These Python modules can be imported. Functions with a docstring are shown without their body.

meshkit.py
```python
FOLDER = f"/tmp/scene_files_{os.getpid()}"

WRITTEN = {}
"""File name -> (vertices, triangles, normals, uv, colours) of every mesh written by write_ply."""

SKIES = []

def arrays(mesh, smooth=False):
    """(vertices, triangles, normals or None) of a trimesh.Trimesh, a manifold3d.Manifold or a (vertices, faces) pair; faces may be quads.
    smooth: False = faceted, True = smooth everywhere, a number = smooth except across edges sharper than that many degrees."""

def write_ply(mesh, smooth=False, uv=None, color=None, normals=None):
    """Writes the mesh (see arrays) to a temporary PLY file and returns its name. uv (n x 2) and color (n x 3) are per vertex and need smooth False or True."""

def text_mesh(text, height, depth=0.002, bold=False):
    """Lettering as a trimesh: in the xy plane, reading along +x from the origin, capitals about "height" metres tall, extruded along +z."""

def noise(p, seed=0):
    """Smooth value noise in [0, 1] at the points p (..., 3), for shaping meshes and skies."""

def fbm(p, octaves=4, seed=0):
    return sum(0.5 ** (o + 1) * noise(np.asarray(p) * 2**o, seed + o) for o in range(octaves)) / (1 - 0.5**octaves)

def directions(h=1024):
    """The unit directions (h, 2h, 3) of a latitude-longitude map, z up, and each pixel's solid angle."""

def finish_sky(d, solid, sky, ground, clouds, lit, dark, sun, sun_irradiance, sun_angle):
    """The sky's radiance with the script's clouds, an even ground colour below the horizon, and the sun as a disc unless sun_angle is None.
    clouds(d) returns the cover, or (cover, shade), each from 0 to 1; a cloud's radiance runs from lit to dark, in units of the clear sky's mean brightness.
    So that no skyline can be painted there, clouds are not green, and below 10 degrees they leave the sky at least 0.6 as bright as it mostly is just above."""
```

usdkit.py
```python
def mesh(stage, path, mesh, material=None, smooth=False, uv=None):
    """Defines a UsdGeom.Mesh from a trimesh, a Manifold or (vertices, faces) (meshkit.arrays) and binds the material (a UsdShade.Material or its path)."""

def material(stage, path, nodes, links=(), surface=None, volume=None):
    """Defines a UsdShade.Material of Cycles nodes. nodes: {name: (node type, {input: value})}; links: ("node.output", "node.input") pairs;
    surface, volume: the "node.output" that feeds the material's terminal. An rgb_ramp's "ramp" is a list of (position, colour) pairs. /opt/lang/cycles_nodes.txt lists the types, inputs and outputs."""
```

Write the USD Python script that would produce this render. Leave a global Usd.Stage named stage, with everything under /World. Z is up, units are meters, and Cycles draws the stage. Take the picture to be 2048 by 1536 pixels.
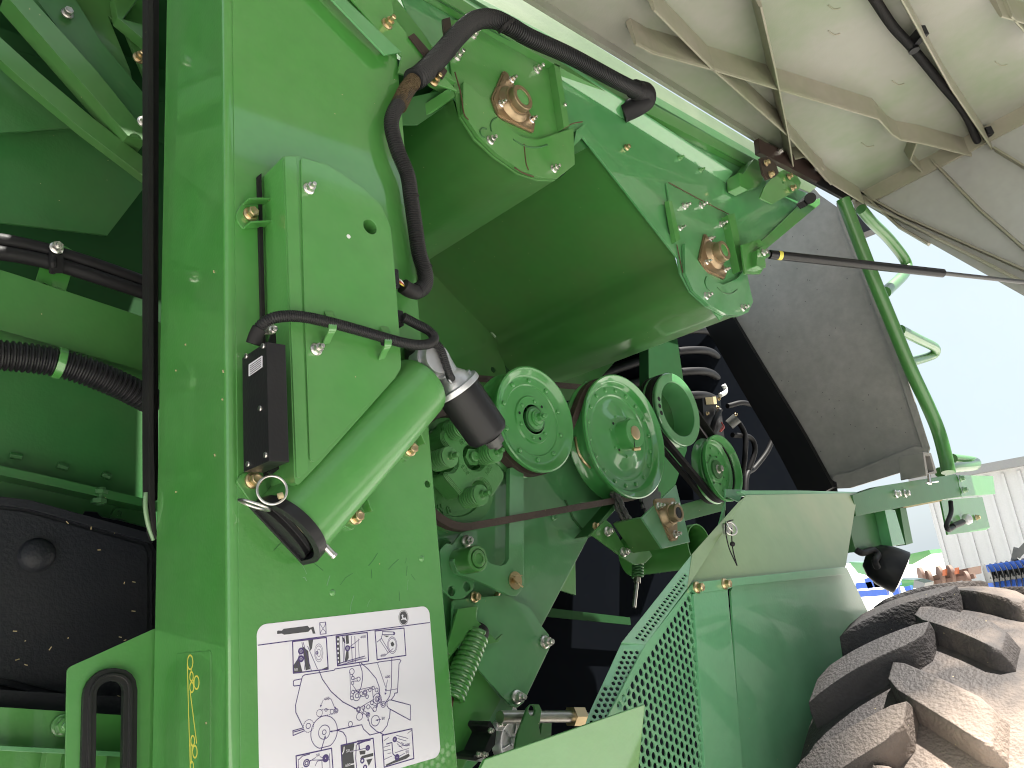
import math, numpy as np, trimesh, usdkit, meshkit
from pxr import Usd, UsdGeom, UsdLux, UsdShade, Gf, Sdf
from shapely.geometry import Polygon, LineString, Point, MultiPolygon, MultiPoint
from shapely import affinity, union_all
rng = np.random.default_rng(7)
stage = Usd.Stage.CreateInMemory()
W = UsdGeom.Xform.Define(stage, '/World')

# ---------------------------------------------------------------- camera, sky, sun, exposure
CAM = np.array([0.0, -1.0, 1.755]); YAW, PITCH, ROLL, FPX = 46.0, 16.2, 6.8, 1490.0
EXPOSURE, SKY, SUN = 1.9, 0.05, 1.25
SUN_DIR = np.array([0.26, -0.35, 1.0]); SUN_DIR /= np.linalg.norm(SUN_DIR)
a, p, r = np.radians([YAW, PITCH, ROLL])
FW = np.array([math.sin(a)*math.cos(p), math.cos(a)*math.cos(p), math.sin(p)])
_rt = np.array([math.cos(a), -math.sin(a), 0]); _up = np.cross(_rt, FW)
RT = math.cos(r)*_rt - math.sin(r)*_up; UP = math.cos(r)*_up + math.sin(r)*_rt
cam = UsdGeom.Camera.Define(stage, '/World/camera')
M4 = Gf.Matrix4d(*[float(x) for row in (list(RT)+[0], list(UP)+[0], list(-FW)+[0], list(CAM)+[1]) for x in row])
cam.AddTransformOp().Set(M4)
cam.CreateHorizontalApertureAttr(36.0); cam.CreateVerticalApertureAttr(27.0)
cam.CreateFocalLengthAttr(36.0*FPX/2048); cam.CreateClippingRangeAttr(Gf.Vec2f(0.02, 2000))
cam.CreateExposureAttr(EXPOSURE)
dome = UsdLux.DomeLight.Define(stage, '/World/sky')
el, rot = math.asin(SUN_DIR[2]), math.atan2(SUN_DIR[0], SUN_DIR[1])
skym = usdkit.material(stage, '/World/Looks/sky', {
    's': ('sky_texture', {'sky_type': 'single_scattering', 'sun_disc': False, 'sun_elevation': el, 'sun_rotation': rot, 'aerosol_density': 3.0}),
    't': ('texture_coordinate', {}), 'n': ('noise_texture', {'scale': 2.2, 'detail': 5.0, 'roughness': .55}),
    'r': ('rgb_ramp', {'ramp': [(.25, (.55,)*3), (.75, (.85,)*3)]}), 'm': ('mix', {'color2': (5.0, 5.7, 6.1)}),
    'b': ('background_shader', {'strength': SKY})}, [('t.generated', 'n.vector'), ('n.fac', 'r.fac'), ('r.color', 'm.fac'), ('s.color', 'm.color1'), ('m.color', 'b.color')], surface='b.background')
UsdShade.MaterialBindingAPI.Apply(dome.GetPrim()).Bind(skym)
dome.GetPrim().SetCustomDataByKey('label', 'pale bright hazy daylight sky'); dome.GetPrim().SetCustomDataByKey('category', 'sky'); dome.GetPrim().SetCustomDataByKey('kind', 'structure')
sun = UsdLux.DistantLight.Define(stage, '/World/sun')
sun.CreateIntensityAttr(SUN); sun.CreateNormalizeAttr(True); sun.CreateAngleAttr(0.6); sun.CreateColorAttr(Gf.Vec3f(1.0, 0.95, 0.87))
zax = SUN_DIR; xax = np.cross([0, 0, 1.0], zax); xax /= np.linalg.norm(xax); yax = np.cross(zax, xax)
sun.AddTransformOp().Set(Gf.Matrix4d(*[float(x) for row in (list(xax)+[0], list(yax)+[0], list(zax)+[0], [0, 0, 5, 1]) for x in row]))

# ---------------------------------------------------------------- materials
L = '/World/Looks/'
def paint(name, base, rough=.42, coat=.9, coat_r=.055, dust=.18, dust_col=(.30, .33, .24), spk=.5, peel=.035, bev=.0014, var=.12, metallic=0.0, spec=.5, spk_col=(.42, .36, .2), spk_scale=55.0, sunlit_y=None):
    b = np.array(base)
    n = {'g': ('geometry', {}),
         'n1': ('noise_texture', {'scale': 2.6, 'detail': 5.0, 'roughness': .62}),
         'n2': ('noise_texture', {'scale': 23.0, 'detail': 4.0, 'roughness': .65}),
         'v': ('voronoi_texture', {'scale': spk_scale, 'randomness': 1.0}),
         'r1': ('rgb_ramp', {'ramp': [(0, (0, 0, 0)), (.42, (.06,)*3), (.62, (.55,)*3), (.8, (1, 1, 1))]}),
         'r2': ('rgb_ramp', {'ramp': [(0, (1-var,)*3), (.5, (1, 1, 1)), (1, (1+var,)*3)]}),
         'rs': ('rgb_ramp', {'ramp': [(0, (1, 1, 1)), (.045, (1, 1, 1)), (.07, (0, 0, 0)), (1, (0, 0, 0))]}),
         'vb': ('separate_color', {}),
         'gt': ('math', {'math_type': 'greater_than', 'value2': 1-.12*spk}),
         'sm': ('math', {'math_type': 'multiply'}),
         'base': ('mix', {'mix_type': 'multiply', 'fac': 1.0, 'color1': b}),
         'df': ('math', {'math_type': 'multiply', 'value2': dust}),
         'dusty': ('mix', {'color2': dust_col}),
         'spk': ('mix', {'color2': spk_col}),
         'rr': ('map_range', {'from_min': .25, 'from_max': .75, 'to_min': rough-.06, 'to_max': rough+.10}),
         'n3': ('noise_texture', {'scale': 170.0, 'detail': 2.0}),
         'bv': ('bevel', {'radius': bev, 'samples': 4}),
         'bp': ('bump', {'strength': peel, 'distance': .02}),
         'p': ('principled_bsdf', {'coat_weight': coat, 'coat_roughness': coat_r, 'coat_ior': 1.5+.2*coat, 'metallic': metallic, 'specular_ior_level': spec})}
    l = [('g.position', 'n1.vector'), ('g.position', 'n2.vector'), ('g.position', 'v.vector'), ('g.position', 'n3.vector'),
         ('n1.fac', 'r1.fac'), ('n2.fac', 'r2.fac'), ('v.distance', 'rs.fac'), ('v.color', 'vb.color'), ('vb.r', 'gt.value1'), ('gt.value', 'sm.value1'), ('rs.color', 'sm.value2'),
         ('r2.color', 'base.color2'), ('base.color', 'dusty.color1'), ('r1.color', 'df.value1'), ('df.value', 'dusty.fac'), ('dusty.color', 'spk.color1'), ('sm.value', 'spk.fac'),
         ('spk.color', 'p.base_color'), ('n1.fac', 'rr.value'), ('rr.result', 'p.roughness'), ('n3.fac', 'bp.height'), ('bp.normal', 'p.normal')]
    if sunlit_y:      # pale tone grows outwards, standing in for sun on the outer tread
        n['sx'] = ('separate_xyz', {}); n['my'] = ('map_range', {'range_type': 'smoothstep', 'from_min': sunlit_y[0], 'from_max': sunlit_y[1], 'to_min': sunlit_y[2], 'to_max': 1.0}); n['dm'] = ('math', {'math_type': 'multiply'})
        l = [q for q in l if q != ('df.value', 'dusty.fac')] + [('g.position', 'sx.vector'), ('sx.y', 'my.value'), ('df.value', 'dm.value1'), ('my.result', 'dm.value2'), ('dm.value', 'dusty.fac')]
    if bev > 0: l += [('bv.bevel', 'bp.normal'), ('bv.bevel', 'p.coat_normal')]
    return usdkit.material(stage, L+name, n, l, surface='p.BSDF')
GREEN = (.058, .255, .046)
M = {}
M['green'] = paint('green_paint', GREEN)
M['green_dusty'] = paint('green_paint_dusty', (.054, .24, .042), rough=.42, coat=.4, coat_r=.14, dust=.38, spk=.8)
M['green_sheet'] = paint('green_paint_sheet', (.075, .29, .098), rough=.36, coat=1.0, coat_r=.05, dust=.25, dust_col=(.34, .42, .34))
M['green_cast'] = paint('green_paint_cast', (.055, .25, .055), rough=.45, coat=.35, coat_r=.2, dust=.2, peel=.1, spk=.3)
M['green_box'] = paint('green_paint_side_box', (.11, .34, .16), rough=.42, coat=.8, coat_r=.07, dust=.3, dust_col=(.36, .45, .36), spk=.3)
M['green_pulley'] = paint('green_paint_pulley', (.06, .29, .068), rough=.36, coat=.6, coat_r=.09, dust=.16, dust_col=(.3, .42, .3), spk=.3)
M['green_satin'] = paint('green_paint_satin', GREEN, rough=.42, coat=.35, coat_r=.13, dust=.15)
M['green_shade_grime'] = paint('green_paint_shade_grime', (.040, .17, .034), rough=.45, coat=.5, coat_r=.14, dust=.4, dust_col=(.10, .10, .05), spk=.8)  # darker copy of the green: shade of the inner parts plus some grime
M['green_gloss'] = paint('green_paint_gloss', (.055, .29, .068), rough=.32, coat=.9, coat_r=.04, dust=.1, dust_col=(.34, .44, .36), spk=.3, peel=.02)
M['deep_rubber'] = paint('deep_rubber', (.006, .006, .007), rough=.5, coat=0, dust=.1, dust_col=(.03, .028, .025), spk=0, spec=.16)
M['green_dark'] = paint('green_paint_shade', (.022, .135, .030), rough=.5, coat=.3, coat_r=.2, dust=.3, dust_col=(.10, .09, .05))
M['gutter'] = paint('gutter_paint', (.10, .165, .075), rough=.5, coat=.1, coat_r=.3, dust=.4, dust_col=(.25, .27, .2))
M['green_pale'] = paint('green_paint_pale', (.10, .27, .12), rough=.4, coat=.5, coat_r=.16, dust=.55, dust_col=(.42, .43, .30), spk=.4)
M['black_rubber'] = paint('black_rubber', (.012, .012, .014), rough=.55, coat=0, dust=.25, dust_col=(.07, .058, .048), spk=.3, peel=.05, var=.3, spec=0.22)
M['black_plastic'] = paint('black_plastic', (.010, .0105, .013), rough=.42, coat=.05, coat_r=.2, dust=.12, dust_col=(.10, .09, .075), spk=.2, spec=0.3)
M['black_tank'] = paint('black_tank_plastic', (.010, .012, .017), rough=.5, coat=.0, coat_r=.3, dust=.14, dust_col=(.07, .06, .05), spk=.3, peel=.10, spec=0.28)
M['black_paint'] = paint('black_paint', (.010, .010, .012), rough=.36, coat=.15, dust=.10, dust_col=(.1, .09, .08), spk=.3, spec=0.35)
M['brown_metal'] = paint('brown_black_metal', (.035, .022, .02), rough=.4, coat=.1, dust=.2, dust_col=(.1, .07, .05), spk=0, spec=0.3)
M['belt'] = paint('worn_belt_rubber', (.06, .045, .042), rough=.55, coat=0, dust=.4, dust_col=(.16, .11, .08), spk=.3, peel=.1, var=.3, spec=0.25)
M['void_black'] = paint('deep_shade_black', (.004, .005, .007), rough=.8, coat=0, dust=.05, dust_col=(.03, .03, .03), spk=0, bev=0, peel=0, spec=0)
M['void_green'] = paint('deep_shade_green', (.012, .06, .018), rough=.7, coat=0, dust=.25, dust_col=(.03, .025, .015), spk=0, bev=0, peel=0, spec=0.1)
M['chaff'] = paint('chaff_caked', (.10, .075, .045), rough=.9, coat=0, dust=.5, dust_col=(.02, .018, .015), spk=.5, peel=.6, var=.5, spec=0.05)
M['tan_panel'] = paint('tan_lit_green_paint', (.24, .36, .18), rough=.45, coat=.35, coat_r=.2, dust=.75, dust_col=(.50, .48, .31), spk=.3)  # green panel coloured tan: the light falling on it is put into the paint
M['zinc'] = paint('zinc_plate', (.72, .70, .68), rough=.28, coat=0, dust=.3, dust_col=(.4, .36, .3), metallic=1.0, bev=.0005, peel=.02, spk=0)
M['bearing'] = paint('tarnished_bearing', (.40, .30, .19), rough=.42, coat=0, dust=.5, dust_col=(.16, .12, .08), metallic=.9, bev=.0008, peel=.05, spk=0, var=.25)
M['gold_zinc'] = paint('yellow_zinc', (.60, .47, .28), rough=.34, coat=0, dust=.3, dust_col=(.3, .2, .1), metallic=1.0, bev=.0005, peel=.02, spk=0)
M['steel'] = paint('bare_steel', (.55, .53, .50), rough=.33, coat=0, dust=.3, dust_col=(.2, .15, .1), metallic=1.0, bev=.0006, peel=.03, spk=0)
M['alu'] = paint('cast_aluminium', (.62, .63, .66), rough=.42, coat=0, dust=.2, dust_col=(.3, .28, .25), metallic=.85, bev=.001, peel=.06, spk=0)
M['rust'] = paint('rusty_edge', (.10, .055, .03), rough=.75, coat=0, dust=.5, dust_col=(.08, .04, .02), spk=0, peel=.2, var=.4)
M['liner'] = paint('shield_liner', (.23, .228, .20), rough=.5, coat=.15, coat_r=.25, dust=.7, dust_col=(.115, .19, .075), spk=.1, peel=.04, var=.06)
M['liner_rib'] = paint('shield_rib', (.265, .245, .195), rough=.55, coat=.05, dust=.7, dust_col=(.15, .20, .095), spk=.2, peel=.06, var=.12)
M['gusset'] = paint('pale_gusset', (.33, .335, .325), rough=.42, coat=.4, coat_r=.15, dust=.5, dust_col=(.30, .32, .26), spk=.2)
M['grey_panel'] = paint('grey_mouldy_panel', (.235, .222, .205), rough=.6, coat=0, dust=.55, dust_col=(.12, .128, .112), spk=3.2, spk_col=(.03, .03, .03), spk_scale=26.0, peel=.05, var=.25)
M['white_label'] = paint('white_label', (.74, .73, .80), rough=.32, coat=.4, dust=.06, dust_col=(.6, .45, .3), spk=.1, peel=.0, bev=0, var=.02)
M['ink'] = paint('violet_ink', (.075, .05, .17), rough=.4, coat=.2, dust=0, spk=0, peel=0, bev=0)
M['ink_dark'] = paint('charcoal_ink', (.07, .07, .08), rough=.4, coat=.2, dust=0, spk=0, peel=0, bev=0)
M['yellow_ink'] = paint('yellow_ink', (.75, .66, .10), rough=.4, coat=.2, dust=0, spk=0, peel=0, bev=0)
M['straw'] = paint('dry_straw', (.45, .36, .2), rough=.8, coat=0, dust=.4, spk=0, bev=0, var=.3)
M['tyre'] = paint('tyre_rubber', (.034, .033, .036), rough=.66, coat=0, dust=1.3, dust_col=(.36, .285, .235), sunlit_y=(-.38, -.62, .06), spk=1.5, peel=.28, var=.4, bev=.004, spec=0.2)
M['white_siding'] = paint('white_siding', (.50, .50, .50), rough=.6, coat=0, dust=.1, spk=0, bev=0)
M['shed_wall'] = paint('shed_wall', (.13, .12, .10), rough=.7, coat=0, spk=0, bev=0)
M['roof_grey'] = paint('grey_roof', (.22, .22, .22), rough=.5, coat=0, spk=0, bev=0)
M['blue'] = paint('blue_paint', (.01, .10, .55), rough=.35, coat=.4, spk=0, bev=0)
M['rust_red'] = paint('rust_red_paint', (.15, .085, .065), rough=.7, coat=0, spk=0, bev=0)
M['orange'] = paint('orange_paint', (.38, .09, .03), rough=.5, coat=.2, spk=0, bev=0)
M['red'] = paint('red_wire', (.5, .03, .02), rough=.5, coat=.1, spk=0, bev=0)
M['white_plastic'] = paint('white_plastic', (.75, .75, .75), rough=.4, coat=.2, spk=0, bev=0)
M['dark_steel'] = paint('dark_steel', (.05, .05, .055), rough=.4, coat=.1, spk=0, bev=0)
M['lens'] = paint('lamp_lens', (.5, .5, .52), rough=.1, coat=1, spk=0, bev=0, dust=0)
M['gravel'] = usdkit.material(stage, L+'pale_gravel', {
    'g': ('geometry', {}), 'n': ('noise_texture', {'scale': .8, 'detail': 8.0, 'roughness': .7}), 'v': ('voronoi_texture', {'scale': 45.0}),
    'r': ('rgb_ramp', {'ramp': [(.25, (.46, .445, .41)), (.5, (.56, .545, .51)), (.8, (.64, .625, .59))]}),
    'vs': ('mix', {'mix_type': 'multiply', 'fac': .35}), 'b': ('bump', {'strength': .5, 'distance': .02}), 'p': ('principled_bsdf', {'roughness': .9})},
    [('g.position', 'n.vector'), ('g.position', 'v.vector'), ('n.fac', 'r.fac'), ('r.color', 'vs.color1'), ('v.color', 'vs.color2'), ('vs.color', 'p.base_color'), ('v.distance', 'b.height'), ('b.normal', 'p.normal')], surface='p.BSDF')

# ---------------------------------------------------------------- helpers
_names = {}
def numbered(parent, name):
    k = (parent, name); i = _names.get(k, -1) + 1; _names[k] = i
    return f'{parent}/{name}' if i == 0 else f'{parent}/{name}_{i:03d}'
def path_of(parent):
    return '/World' if parent is None else str(parent.GetPath())
def data(prim, label=None, cat=None, group=None, kind=None):
    for k, v in (('label', label), ('category', cat), ('group', group), ('kind', kind)):
        if v: prim.SetCustomDataByKey(k, v)
def grp(name, parent=None, label=None, cat=None, group=None, kind=None):
    x = UsdGeom.Xform.Define(stage, numbered(path_of(parent), name)).GetPrim()
    data(x, label, cat, group, kind); return x
def obj(name, mesh, mat, parent=None, label=None, cat=None, group=None, kind=None, smooth=False):
    if isinstance(mesh, list): mesh = trimesh.util.concatenate(mesh)
    q = usdkit.mesh(stage, numbered(path_of(parent), name), mesh, M[mat] if isinstance(mat, str) else mat, smooth=smooth).GetPrim()
    data(q, label, cat, group, kind); return q
def ray(px, py):
    return FW + (px-1024)/FPX*RT - (py-768)/FPX*UP
class Plane:
    """A flat construction plane; n = u x v faces the viewer."""
    def __init__(s, o, u, v):
        s.o, s.u, s.v = (np.array(t, float) for t in (o, u, v)); s.u /= np.linalg.norm(s.u)
        s.v -= (s.v@s.u)*s.u; s.v /= np.linalg.norm(s.v); s.n = np.cross(s.u, s.v)
    def at(s, px, py):
        d = ray(px, py); return CAM + ((s.o-CAM)@s.n)/(d@s.n)*d
    def p2(s, pts):
        q = np.array([s.at(*t) for t in pts]) - s.o; return np.stack([q@s.u, q@s.v], 1)
    def w(s, pts, h=0.0):
        pts = np.atleast_2d(pts); return s.o + pts[:, :1]*s.u + pts[:, 1:2]*s.v + h*s.n
    def mat(s, h=0.0):
        m = np.eye(4); m[:3, 0], m[:3, 1], m[:3, 2], m[:3, 3] = s.u, s.v, s.n, s.o + h*s.n; return m
def PY(y): return Plane((0, y, 0), (1, 0, 0), (0, 0, 1))
def PX(x): return Plane((x, 0, 0), (0, -1, 0), (0, 0, 1))
def PZ(z): return Plane((0, 0, z), (1, 0, 0), (0, -1, 0))
def at(px, py, y): return PY(y).at(px, py)
def extrude(poly, t, pl, h=0.0):
    """poly in plane coordinates, its front face h proud of the plane, thickness t backwards."""
    gs = [g for g in getattr(poly, 'geoms', [poly]) if g.geom_type == 'Polygon' and g.area > 1e-9]
    ms = [trimesh.creation.extrude_polygon(g, t, engine='earcut') for g in gs]
    m = trimesh.util.concatenate(ms); m.apply_transform(pl.mat(h-t)); return m
def rounded(poly, r):
    return poly.buffer(-r, join_style='round', quad_segs=5).buffer(2*r, join_style='round', quad_segs=5).buffer(-r, join_style='round', quad_segs=5) if r > 0 else poly
def slab(pl, pts, t=.004, h=0.0, holes=(), rnd=0.0, px=True):
    """A sheet traced on the plane: corners as picture points, holes as (px, py, radius in metres)."""
    poly = Polygon(pl.p2(pts) if px else pts).buffer(0)
    poly = rounded(poly, rnd)
    for hx, hy, hr in holes:
        c = pl.p2([(hx, hy)])[0]; poly = poly.difference(Point(*c).buffer(hr, quad_segs=6))
    return extrude(poly, t, pl, h)
def frame(n):
    n = np.array(n, float); n /= np.linalg.norm(n)
    t = np.array([0, 0, 1.0]) if abs(n[2]) < .9 else np.array([1.0, 0, 0])
    u = np.cross(t, n); u /= np.linalg.norm(u); return u, np.cross(n, u), n
def lathe(prof, c, n, seg=40, closed=False):
    """prof: (radius, height along n)."""
    u, v, n = frame(n); prof = np.array(prof, float); th = np.linspace(0, 2*np.pi, seg, endpoint=False)
    V = (np.array(c) + prof[:, None, 1:2]*n + prof[:, None, 0:1]*(np.cos(th)[None, :, None]*u + np.sin(th)[None, :, None]*v)).reshape(-1, 3)
    F = []; k = len(prof)
    for i in range(k if closed else k-1):
        A, Bq = i*seg, ((i+1) % k)*seg
        for j in range(seg):
            j2 = (j+1) % seg; F += [(A+j, A+j2, Bq+j2), (A+j, Bq+j2, Bq+j)]
    m = trimesh.Trimesh(V, F, process=False); m.merge_vertices(); m.update_faces(m.nondegenerate_faces())
    return m
def rodm(a_, b_, r, seg=16, r2=None):
    a_, b_ = np.array(a_, float), np.array(b_, float); l = np.linalg.norm(b_-a_); r2 = r if r2 is None else r2
    return lathe([(0, 0), (r, 0), (r2, l), (0, l)], a_, b_-a_, seg)
def smooth_path(P, step):
    P = np.array(P, float)
    if len(P) == 2: Q = P
    else:
        E_ = np.vstack([2*P[0]-P[1], P, 2*P[-1]-P[-2]]); Q = []
        for i in range(1, len(E_)-2):
            p0, p1, p2, p3 = E_[i-1:i+3]
            for t in np.linspace(0, 1, 14, endpoint=False):
                Q.append(.5*((2*p1)+(-p0+p2)*t+(2*p0-5*p1+4*p2-p3)*t*t+(-p0+3*p1-3*p2+p3)*t**3))
        Q.append(P[-1]); Q = np.array(Q)
    s = np.concatenate([[0], np.cumsum(np.linalg.norm(np.diff(Q, axis=0), axis=1))])
    n = max(2, int(s[-1]/step)+1); t = np.linspace(0, s[-1], n)
    return np.stack([np.interp(t, s, Q[:, k]) for k in range(3)], 1)
def sweep(P, rad, seg=12, sec=None, up=None, close=False):
    """Tube through points P (radius or list), or a section sec of (a, b) offsets swept along P."""
    P = np.array(P, float); n = len(P)
    T = np.gradient(P, axis=0) if not close else np.roll(P, -1, 0) - np.roll(P, 1, 0)
    T /= np.linalg.norm(T, axis=1, keepdims=True)
    if sec is None:
        th = np.linspace(0, 2*np.pi, seg, endpoint=False); sec = np.stack([np.cos(th), np.sin(th)], 1)
        rad = np.broadcast_to(rad, n)
    else: rad = np.ones(n); sec = np.array(sec, float); seg = len(sec)
    N = np.array(up, float) if up is not None else frame(T[0])[0]
    V = []
    for i in range(n):
        N = (N if up is None else np.array(up, float)); N = N - (N@T[i])*T[i]; N /= np.linalg.norm(N)
        Bn = np.cross(T[i], N); V.append(P[i] + rad[i]*(sec[:, :1]*N + sec[:, 1:2]*Bn))
    V = np.vstack(V); F = []
    for i in range(n if close else n-1):
        A, Bq = i*seg, ((i+1) % n)*seg
        for j in range(seg):
            j2 = (j+1) % seg; F += [(A+j, A+j2, Bq+j2), (A+j, Bq+j2, Bq+j)]
    if not close:
        c = len(V); V = np.vstack([V, P[0], P[-1]])
        for j in range(seg):
            j2 = (j+1) % seg; F += [(c, j2, j), (c+1, (n-1)*seg+j, (n-1)*seg+j2)]
    m = trimesh.Trimesh(V, F, process=False); 
    if m.volume < 0: m.invert()
    return m
def pathY(pts): return [at(*q) for q in pts]      # (px, py, Y) points
def tube(pts, r, step=.006, seg=14): return sweep(smooth_path(pts, step), r, seg)
def conduit(pts, r, pitch=.0055, seg=16):
    P = smooth_path(pts, pitch/4); k = np.arange(len(P)) % 4
    return sweep(P, np.array([r, r, r*.86, r*.86])[k], seg)
def box(lo, hi):
    lo, hi = np.minimum(lo, hi), np.maximum(lo, hi); m = trimesh.creation.box(hi-lo); m.apply_translation((lo+hi)/2); return m
def hexbolt(c, n, s=.011, kind='head', stud=.012, rot=0.0):
    """flanged bolt head or flanged nut with its stud; s = flange radius."""
    u, v, n = frame(n); c = np.array(c, float)
    fl = lathe([(s, -.002), (s, .0018), (s*.78, .0038), (0, .0038)], c, n, 20)
    hh = s*.85; hx = trimesh.creation.cylinder(s*.74, hh, sections=6)
    m = np.eye(4); cr, sr = math.cos(rot), math.sin(rot)
    m[:3, 0], m[:3, 1], m[:3, 2], m[:3, 3] = cr*u+sr*v, -sr*u+cr*v, n, c + n*(.003+hh/2); hx.apply_transform(m)
    ms = [fl, hx]
    if kind == 'head': ms.append(lathe([(s*.6, hh+.002), (s*.5, hh+.0042), (s*.3, hh+.0036), (0, hh+.0036)], c, n, 16))
    else: ms.append(lathe([(s*.42, 0), (s*.42, hh+stud), (s*.32, hh+stud+.002), (0, hh+stud+.002)], c, n, 14))
    return trimesh.util.concatenate(ms)
NY = np.array([0, -1.0, 0])
def bolt(parent, px, py, y, s=.011, kind='head', mat='zinc', stud=.012, label=None, n=NY):
    return obj('bolt', hexbolt(at(px, py, y), n, s, kind, stud, rng.uniform(0, 1)), mat, parent, label, smooth=30)

# ---------------------------------------------------------------- ground and far background
g = trimesh.Trimesh([(-600, -600, 0), (900, -600, 0), (900, 600, 0), (-600, 600, 0)], [(0, 1, 2), (0, 2, 3)], process=False)
obj('ground', g, 'gravel', label='pale sunlit gravel yard', cat='ground', kind='structure')

# unseen shed guessed from the reflections, made this tall to dim the sky
os_ = grp('unseen_shed', None, 'unseen tall shed guessed from the mirrored tones, dims the sky light', 'shed')
obj('wall', box((-18, -12.2, 0), (30, -12.0, 11.0)), 'shed_wall', os_); obj('roof', trimesh.Trimesh([(-18.3, -11.6, 11.0), (30.3, -11.6, 11.0), (30.3, -18, 13.4), (-18.3, -18, 13.4)], [(0, 1, 2), (0, 2, 3)], process=False), 'roof_grey', os_)
for k in range(5): obj('door', box((-15+8*k, -12.0, 0), (-10+8*k, -11.95, 5.0)), 'roof_grey', os_)
# ---------------------------------------------------------------- the combine harvester
H = grp('combine_harvester', None, 'green combine harvester with its side shield raised over open belts and pulleys', 'combine harvester')

# grain elevator column
el_ = grp('grain_elevator', H)
fp = lambda px, py: at(px, py, 0.0)
X0, X1 = fp(453, 700)[0], fp(862, 930)[0]
EB = .27
sec = Polygon([(X0, 0), (X1-.03, 0), (X1-.03, EB), (X0, EB)]).buffer(-.011).buffer(.011, quad_segs=8)
m = trimesh.creation.extrude_polygon(sec, 3.0, engine='earcut'); m.apply_translation((0, 0, .25))
obj('housing', m, 'green', el_, smooth=40)
FE = PY(-.0015)
fpoly = Polygon([(X0+.014, .3), (X1, .3), (X1, 3.24), (X0+.014, 3.24)])
for hx, hy in ((855, 968),):
    c = FE.p2([(hx, hy)])[0]; fpoly = fpoly.difference(Point(*c).buffer(.0062, quad_segs=8))
obj('front_panel', extrude(fpoly, .003, FE), 'green', el_)
for bx, by in ((843, 1117), (665, 1185)): obj('rivet', lathe([(.005, 0), (.0035, .0015), (0, .002)], at(bx, by, -.0015), NY, 14), 'green', el_, smooth=40)
for k in range(16):      # scuffs in the paint above the label
    q = np.array([rng.uniform(560, 850), rng.uniform(1060, 1215)]); an = rng.uniform(.7, 2.4); ln_ = rng.uniform(8, 42)
    p_ = [tuple(q), tuple(q+ln_*.5*np.array([math.cos(an), math.sin(an)])+rng.normal(0, 1.5, 2)), tuple(q+ln_*np.array([math.cos(an), math.sin(an)]))]
    obj('scuff', extrude(LineString(FE.p2(p_)).buffer(rng.uniform(.0003, .0007)), .0002, FE, .0001), 'green_dark' if k % 3 else 'green_pale', el_)
# handle panel behind its left edge
HP = PY(EB+.002)
obj('handle_panel', slab(HP, [(135, 1345), (140, 1337), (302, 1261), (340, 1250), (345, 1720), (128, 1720)], .004, rnd=.004,
    ).copy() if False else extrude(rounded(Polygon(HP.p2([(134, 1336), (303, 1260), (345, 1245), (350, 1720), (128, 1720)])), .008).difference(rounded(Polygon(HP.p2([(182, 1355), (252, 1355), (246, 1640), (178, 1640)])), .02)), .004, HP), 'green', el_)
ring = rounded(Polygon(HP.p2([(164, 1335), (271, 1337), (268, 1655), (156, 1655)])), .033).difference(rounded(Polygon(HP.p2([(190, 1362), (244, 1362), (240, 1630), (186, 1630)])), .0155))
hg = obj('handle_grip', [extrude(ring, .012, HP, .009), extrude(ring.buffer(-.007), .010, HP, .0125)], 'black_plastic', el_, 'black moulded grip around the hand slot')
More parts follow.
